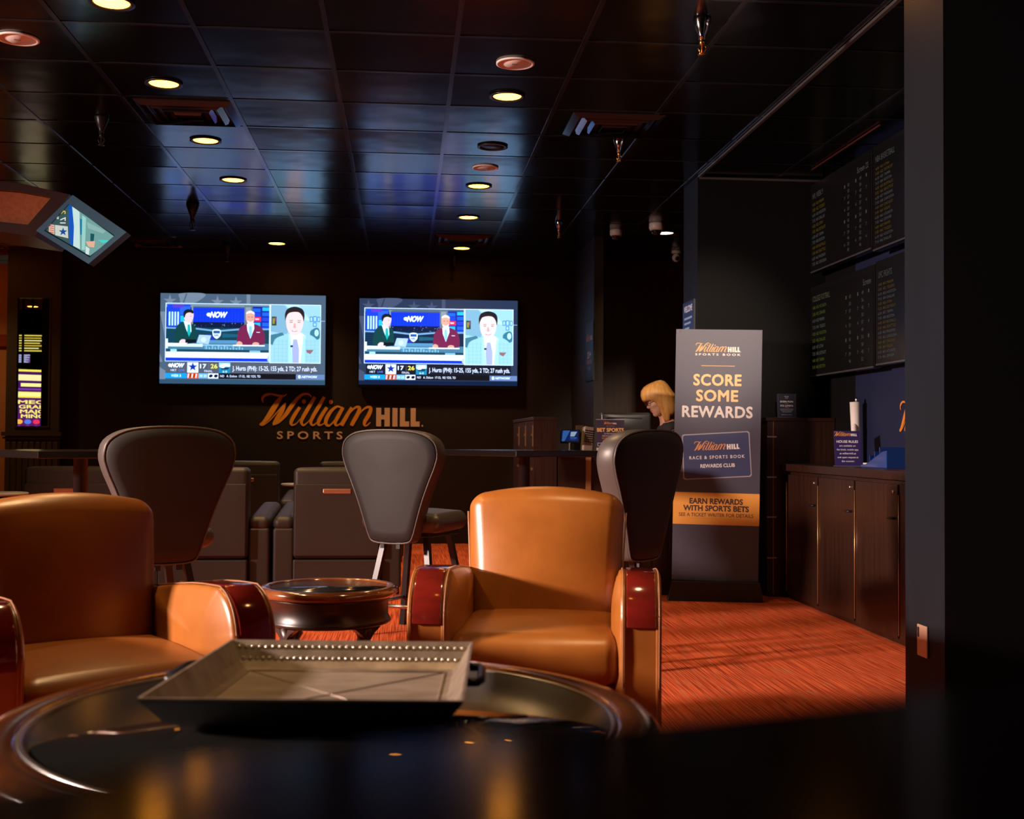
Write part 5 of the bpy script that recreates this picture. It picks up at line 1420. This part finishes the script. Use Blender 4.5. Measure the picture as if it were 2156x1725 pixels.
# ---- the woman at the desk (profile to the left, looking down)
hp = at_y(1386, 843, 9.36)
HX, HY, HZ = hp.x, 9.36, hp.z
wm = thing('person', 'woman with a blonde bob, glasses and a black top, looking down behind the desk', 'person', (HX + 0.06, HY, 0))
ox = HX - (HX + 0.06)       # head centre x in local frame
def skin_body(name, joints, edges_, m, parent, root=0, sub=2):
    me = bpy.data.meshes.new(name); me.from_pydata([j[0] for j in joints], edges_, [])
    o = bpy.data.objects.new(name, me); COL.objects.link(o)
    md = o.modifiers.new('s', 'SKIN'); 
    for i, j in enumerate(joints):
        sv = me.skin_vertices[0].data[i]; sv.radius = (j[1], j[2] if len(j) > 2 else j[1]); sv.use_root = (i == root)
    md.use_smooth_shade = True
    s2 = o.modifiers.new('u', 'SUBSURF'); s2.levels = sub; s2.render_levels = sub
    bpy.context.view_layer.update()
    me2 = bpy.data.meshes.new_from_object(o.evaluated_get(bpy.context.evaluated_depsgraph_get()))
    me2.materials.clear(); me2.materials.append(m)
    for p_ in me2.polygons: p_.use_smooth = True
    bpy.data.objects.remove(o)
    o = bpy.data.objects.new(name, me2); COL.objects.link(o); o.parent = parent
    return o
# body: pelvis, spine, shoulders, arms reaching left to the keyboard, hands with fingers, legs
zs = HZ - 0.235     # shoulder height
J = [((0.04, 0, 0.80), .15, .12), ((0.05, 0, 1.0), .13, .11), ((0.05, 0, zs - 0.12), .15, .12), ((0.045, 0, zs), .10, .10), ((0.015, 0, zs + 0.07), .055, .055), ((-0.03, 0, zs + 0.13), .05, .05)]
E = [(0, 1), (1, 2), (2, 3), (3, 4), (4, 5)]
for sy in (-1, 1):
    b = len(J)
    J += [((0.05, sy * 0.16, zs - 0.01), .062), ((0.03, sy * 0.20, zs - 0.13), .052), ((-0.0, sy * 0.22, zs - 0.25), .045), ((-0.13, sy * 0.17, 1.06), .036), ((-0.23, sy * 0.12, 1.045), .026)]
    E += [(3, b), (b, b + 1), (b + 1, b + 2), (b + 2, b + 3), (b + 3, b + 4)]
    l = len(J)
    J += [((0.05, sy * 0.09, 0.74), .10), ((0.02, sy * 0.10, 0.45), .062), ((0.05, sy * 0.10, 0.10), .042), ((-0.07, sy * 0.10, 0.045), .036)]
    E += [(0, l), (l, l + 1), (l + 1, l + 2), (l + 2, l + 3)]
body = skin_body('body', J, E, M_skin, wm)
# clothing: slightly larger shell of torso and sleeves
J2 = [(j[0], *(r_ + 0.012 for r_ in j[1:])) for j in J[:4]] 
E2 = [(0, 1), (1, 2), (2, 3)]
for sy in (-1, 1):
    b = len(J2)
    J2 += [((0.05, sy * 0.16, zs - 0.01), .076), ((0.03, sy * 0.20, zs - 0.13), .066), ((-0.0, sy * 0.22, zs - 0.25), .058), ((-0.13, sy * 0.17, 1.06), .046), ((-0.19, sy * 0.14, 1.05), .040)]
    E2 += [(3, b), (b, b + 1), (b + 1, b + 2), (b + 2, b + 3), (b + 3, b + 4)]
J2.append(((0.025, 0, zs + 0.065), .068)); E2.append((3, len(J2) - 1))
skin_body('black_top', J2, E2, M_cloth_black, wm)
J3 = [((0.04, 0, 0.84), .16, .135), ((0.04, 0, 0.76), .15, .13)]; E3 = [(0, 1)]
for sy in (-1, 1):
    b = len(J3); J3 += [((0.05, sy * 0.09, 0.70), .112), ((0.02, sy * 0.10, 0.45), .08), ((0.05, sy * 0.10, 0.09), .062)]; E3 += [(1, b), (b, b + 1), (b + 1, b + 2)]
skin_body('black_trousers', J3, E3, M_cloth_black, wm)
for sy in (-1, 1):   # hands: palm, four fingers, thumb
    py_ = sy * 0.115; hj = [((-0.23, py_, 1.045), .024, .018), ((-0.285, py_ - sy * .004, 1.04), .034, .014)]; he = [(0, 1)]
    for fi, (dy, ln) in enumerate(((-0.028, .058), (-0.010, .068), (0.010, .064), (0.027, .050))):
        b = len(hj); hj += [((-0.305, py_ + dy, 1.043), .0095), ((-0.305 - ln * .5, py_ + dy * 1.1, 1.046), .0085), ((-0.305 - ln, py_ + dy * 1.15, 1.026), .0075)]
        he += [(1, b), (b, b + 1), (b + 1, b + 2)]
    b = len(hj); hj += [((-0.262, py_ - sy * 0.036, 1.036), .011), ((-0.292, py_ - sy * 0.052, 1.028), .009)]; he += [(0, b), (b, b + 1)]
    skin_body('hand', hj, he, M_skin, wm, sub=1)
# head: profile lofted from side outline, facing -X
Mh = T(ox, 0, HZ) @ R(-24, 'Y')
def head_mesh():
    # rows from chin to crown: (z, front x, back x, half width)
    rows = [(-0.118, -0.060, -0.020, 0.016), (-0.108, -0.080, 0.00, 0.034), (-0.092, -0.086, 0.03, 0.048), (-0.076, -0.082, 0.055, 0.057), (-0.064, -0.090, 0.068, 0.062),
            (-0.056, -0.084, 0.074, 0.064), (-0.048, -0.091, 0.078, 0.066), (-0.036, -0.086, 0.082, 0.069), (-0.028, -0.104, 0.086, 0.070), (-0.016, -0.108, 0.090, 0.071),
            (0.0, -0.092, 0.094, 0.072), (0.014, -0.083, 0.096, 0.073), (0.030, -0.088, 0.097, 0.074), (0.055, -0.086, 0.096, 0.073), (0.085, -0.070, 0.085, 0.064), (0.108, -0.040, 0.060, 0.044), (0.118, -0.005, 0.025, 0.016)]
    n = 28; vs, fs = [], []
    for z, fx, bx_, hw in rows:
        cx_ = (fx + bx_) / 2; rx_ = (bx_ - fx) / 2
        for i in range(n):
            a = 2 * PI * i / n; c_, s_ = math.cos(a), math.sin(a)
            x = cx_ + rx_ * c_
            y = hw * math.copysign(abs(s_) ** 0.85, s_)
            if -0.04 < z < 0.02 and c_ < -0.93 and False: y *= 0.5
            # nose rows stay narrow in front: flatten everything but the tip
            if z in (-0.028, -0.016, 0.0) and c_ < -0.3:
                lim = -0.086 - (0.0 if abs(s_) > 0.25 else 1.0)
                if abs(s_) > 0.25: x = max(x, -0.083)
            vs.append((x, y, z))
    for j in range(len(rows) - 1):
        for i in range(n): fs.append((j * n + i, j * n + (i + 1) % n, (j + 1) * n + (i + 1) % n, (j + 1) * n + i))
    fs.append(tuple(range(n))); fs.append(tuple(range((len(rows) - 1) * n, len(rows) * n)))
    return vs, fs
m = MB(); m.add(*head_mesh(), Mh, True)
for sy in (-1, 1):   # ears
    m.soft(0.03, 0.018, 0.055, 0.009, M=Mh @ T(0.005, sy * 0.074, -0.01))
hd = m.build('head', M_skin, wm)
e_ = MB()
for sy in (-1, 1): e_.lathe([(0, -0.011)] + [(0.011 * math.cos(a), 0.011 * math.sin(a)) for a in (-1.2, -.6, 0, .6, 1.2)] + [(0, 0.011)], 12, M=Mh @ T(-0.076, sy * 0.030, 0.012))
e_.build('eye', M_white, hd)
l_ = MB(); l_.soft(0.012, 0.044, 0.014, 0.006, M=Mh @ T(-0.084, 0, -0.056)); l_.build('mouth', mat('lips', (0.45, 0.12, 0.10), 0.4), hd)
gl = MB()
for sy in (-1, 1):
    gl.tube([Mh @ Vector((-0.100, sy * 0.032 + 0.021 * math.cos(a), 0.010 + 0.016 * math.sin(a))) for a in [i * PI / 8 for i in range(16)]], 0.0022, 6, closed=True)
    gl.tube([Mh @ Vector((-0.100, sy * 0.053, 0.014)), Mh @ Vector((-0.04, sy * 0.074, 0.012)), Mh @ Vector((0.01, sy * 0.078, 0.005))], 0.0022, 6)
gl.tube([Mh @ Vector((-0.103, -0.011, 0.012)), Mh @ Vector((-0.103, 0.011, 0.012))], 0.002, 6)
gl.build('glasses', mat('dark_red_frames', (0.10, 0.01, 0.015), 0.3), hd)
# hair: bob cap with bangs, side lock past the chin, flared nape
h = MB()
rows = [(0.150, -0.030, 0.045, 0.030), (0.142, -0.068, 0.080, 0.060), (0.120, -0.100, 0.106, 0.083), (0.090, -0.118, 0.120, 0.094), (0.055, -0.122, 0.128, 0.100), (0.030, -0.112, 0.133, 0.102)]
lower = [(0.005, -0.072, 0.140, 0.106), (-0.030, -0.062, 0.150, 0.110), (-0.065, -0.060, 0.158, 0.112), (-0.095, -0.062, 0.162, 0.110), (-0.125, -0.062, 0.150, 0.104), (-0.15, -0.055, 0.12, 0.09)]
n = 36; vs, fs = [], []
for z, fx, bx_, hw in rows + lower:
    cx_ = (fx + bx_) / 2; rx_ = (bx_ - fx) / 2
    for i in range(n):
        a = 2 * PI * i / n; wob = 1 + 0.018 * math.sin(i * 5.3 + z * 30)
        vs.append((cx_ + rx_ * math.cos(a) * wob, hw * math.sin(a) * wob, z - (0.03 if z < -0.06 and math.cos(a) < -0.2 and abs(math.sin(a)) > .35 else 0)))
L = len(rows + lower)
for j in range(L - 1):
    for i in range(n):
        a = 2 * PI * (i + 0.5) / n
        if j >= len(rows) - 1 and math.cos(a) < -0.80: continue     # open in front of the face
        fs.append((j * n + i, j * n + (i + 1) % n, (j + 1) * n + (i + 1) % n, (j + 1) * n + i))
fs.append(tuple(range(n)))
h.add(vs, fs, Mh, True)
o = h.build('hair', M_hair, hd)
sd = o.modifiers.new('t', 'SOLIDIFY'); sd.thickness = 0.012; sd.offset = -1

# ================================================================== SLOT AREA SEEN THROUGH THE PANE
Ys = 15.4
def slot_machine(px, label, seed, Y=Ys, rz=28):
    p = at_y(px, 900, Y)
    t = thing('slot_machine', label, 'slot machine', (p.x, Y, 0), rz, 'slot machines beyond the pane')
    w_ = 0.31
    MB().prism([(-0.30, 0), (0.30, 0), (0.30, 0.9), (0.24, 1.1), (0.20, 1.90), (-0.1, 1.92), (-0.30, 1.0)], -w_ - 0.03, w_ + 0.03, bev=0.01, M=R(90, 'Z') @ R(180, 'Z')).build('cabinet', M_black, t)
    P = Pic(1e-4); rnd = random.Random(seed)
    P.rect(0, 0, 100, 190, (245, 225, 90)); P.rect(5, 5, 95, 52, (70, 20, 90)); P.rect(12, 12, 88, 26, (250, 235, 170)); P.rect(20, 32, 80, 40, (255, 240, 150)); P.rect(10, 44, 90, 48, (120, 60, 160))
    P.rect(0, 54, 100, 62, (250, 245, 150)); P.rect(8, 66, 92, 182, (90, 25, 100))
    for i in range(4): P.text(['MEGA', 'GRAND', 'MAJOR', 'MINOR'][i], 50, 76 + i * 11, 8, (255, 235, 120), w=70 - i * 4, bold=.03)
    for i in range(5):
        for j in range(4): P.ell(18 + i * 16, 122 + j * 14, 6.5, 5.5, rnd.choice([(230, 50, 90), (255, 180, 60), (80, 120, 230), (255, 240, 200), (160, 60, 200)]))
    o = P.build('screen', print_mat('slot_picture', 0.3, 1.3), t, 0.62 / 100, 1.0 / 190, origin=(50, 190), loc=(0, -0.34, 0.92))
    MB().box(-0.28, 0.28, -0.46, -0.30, 0.80, 0.86, bev=0.01).build('button_deck', M_chrome, t)
    return t
sm = slot_machine(64, 'slot machine with yellow and purple screens behind the glass pane', 3)
def blue_panel(px, py0, py1, wpx, Y, label, cols, name, cat, arc=False):
    a_ = at_y(px - wpx / 2, py0, Y); b_ = at_y(px + wpx / 2, py1, Y); w_ = b_.x - a_.x; h_ = a_.z - b_.z
    t = thing(name, label, cat, ((a_.x + b_.x) / 2, Y, 0))
    MB().box(-w_ / 2 - .02, w_ / 2 + .02, 0.001, 0.08, b_.z - 0.02, a_.z + 0.02).build('casing', M_black, t)
    P = Pic(1e-4)
    if arc:
        P.rect(0, 0, 100, 100, (30, 24, 30)); P.ell(0, 90, 90, 90, (90, 210, 170)); P.ell(0, 95, 70, 70, (130, 190, 240)); P.ell(0, 100, 50, 50, (235, 240, 245))
    else:
        P.rect(0, 0, 100, 100, cols[0])
        for i in range(7): P.rect(0, 6 + i * 14, 100 - (i * 17) % 30, 12 + i * 14, cols[1 + i % (len(cols) - 1)])
    P.build('display', print_mat('slot_sign_picture', 0.3, 1.0), t, w_ / 100, h_ / 100, origin=(50, 100), loc=(0, 0, b_.z))
    if py0 < 790:
        MB().tube([(0, 0.04, a_.z), (0, 0.04, CEIL)], 0.015, 8).build('hanger', M_black_metal, t)
    else:
        MB().box(-0.05, 0.05, 0.01, 0.07, 0, b_.z).build('post', M_black, t)
blue_panel(66, 703, 742, 62, 16.2, 'hanging yellow striped jackpot sign behind the pane', [(40, 30, 10), (250, 225, 90), (225, 190, 60), (255, 245, 150)], 'jackpot_sign', 'sign')
blue_panel(46, 746, 764, 34, 15.9, 'hanging pale violet sign under the jackpot sign behind the pane', [(120, 90, 160), (230, 235, 250), (160, 200, 240)], 'violet_sign', 'sign')
blue_panel(45, 776, 802, 26, 15.8, 'green and white arch-topped game display behind the pane', None, 'arch_display', 'screen', True)
blue_panel(92, 850, 897, 14, 15.9, 'narrow cyan glowing panel right of the slot machine', [(30, 120, 200), (90, 200, 240), (40, 150, 230)], 'cyan_panel', 'screen')
downlight(0, 0, 'downlight seen through the pane over the slot machines', loc=(at_z(69, 645, CEIL).x, at_z(69, 645, CEIL).y, 0), power=60)
downlight(0, 0, 'added unseen downlight over the ochre wall beyond the far left edge', loc=(-4.25, 11.6, CEIL), power=40)  # unseen lamp added to light the ochre wall and nearby ceiling
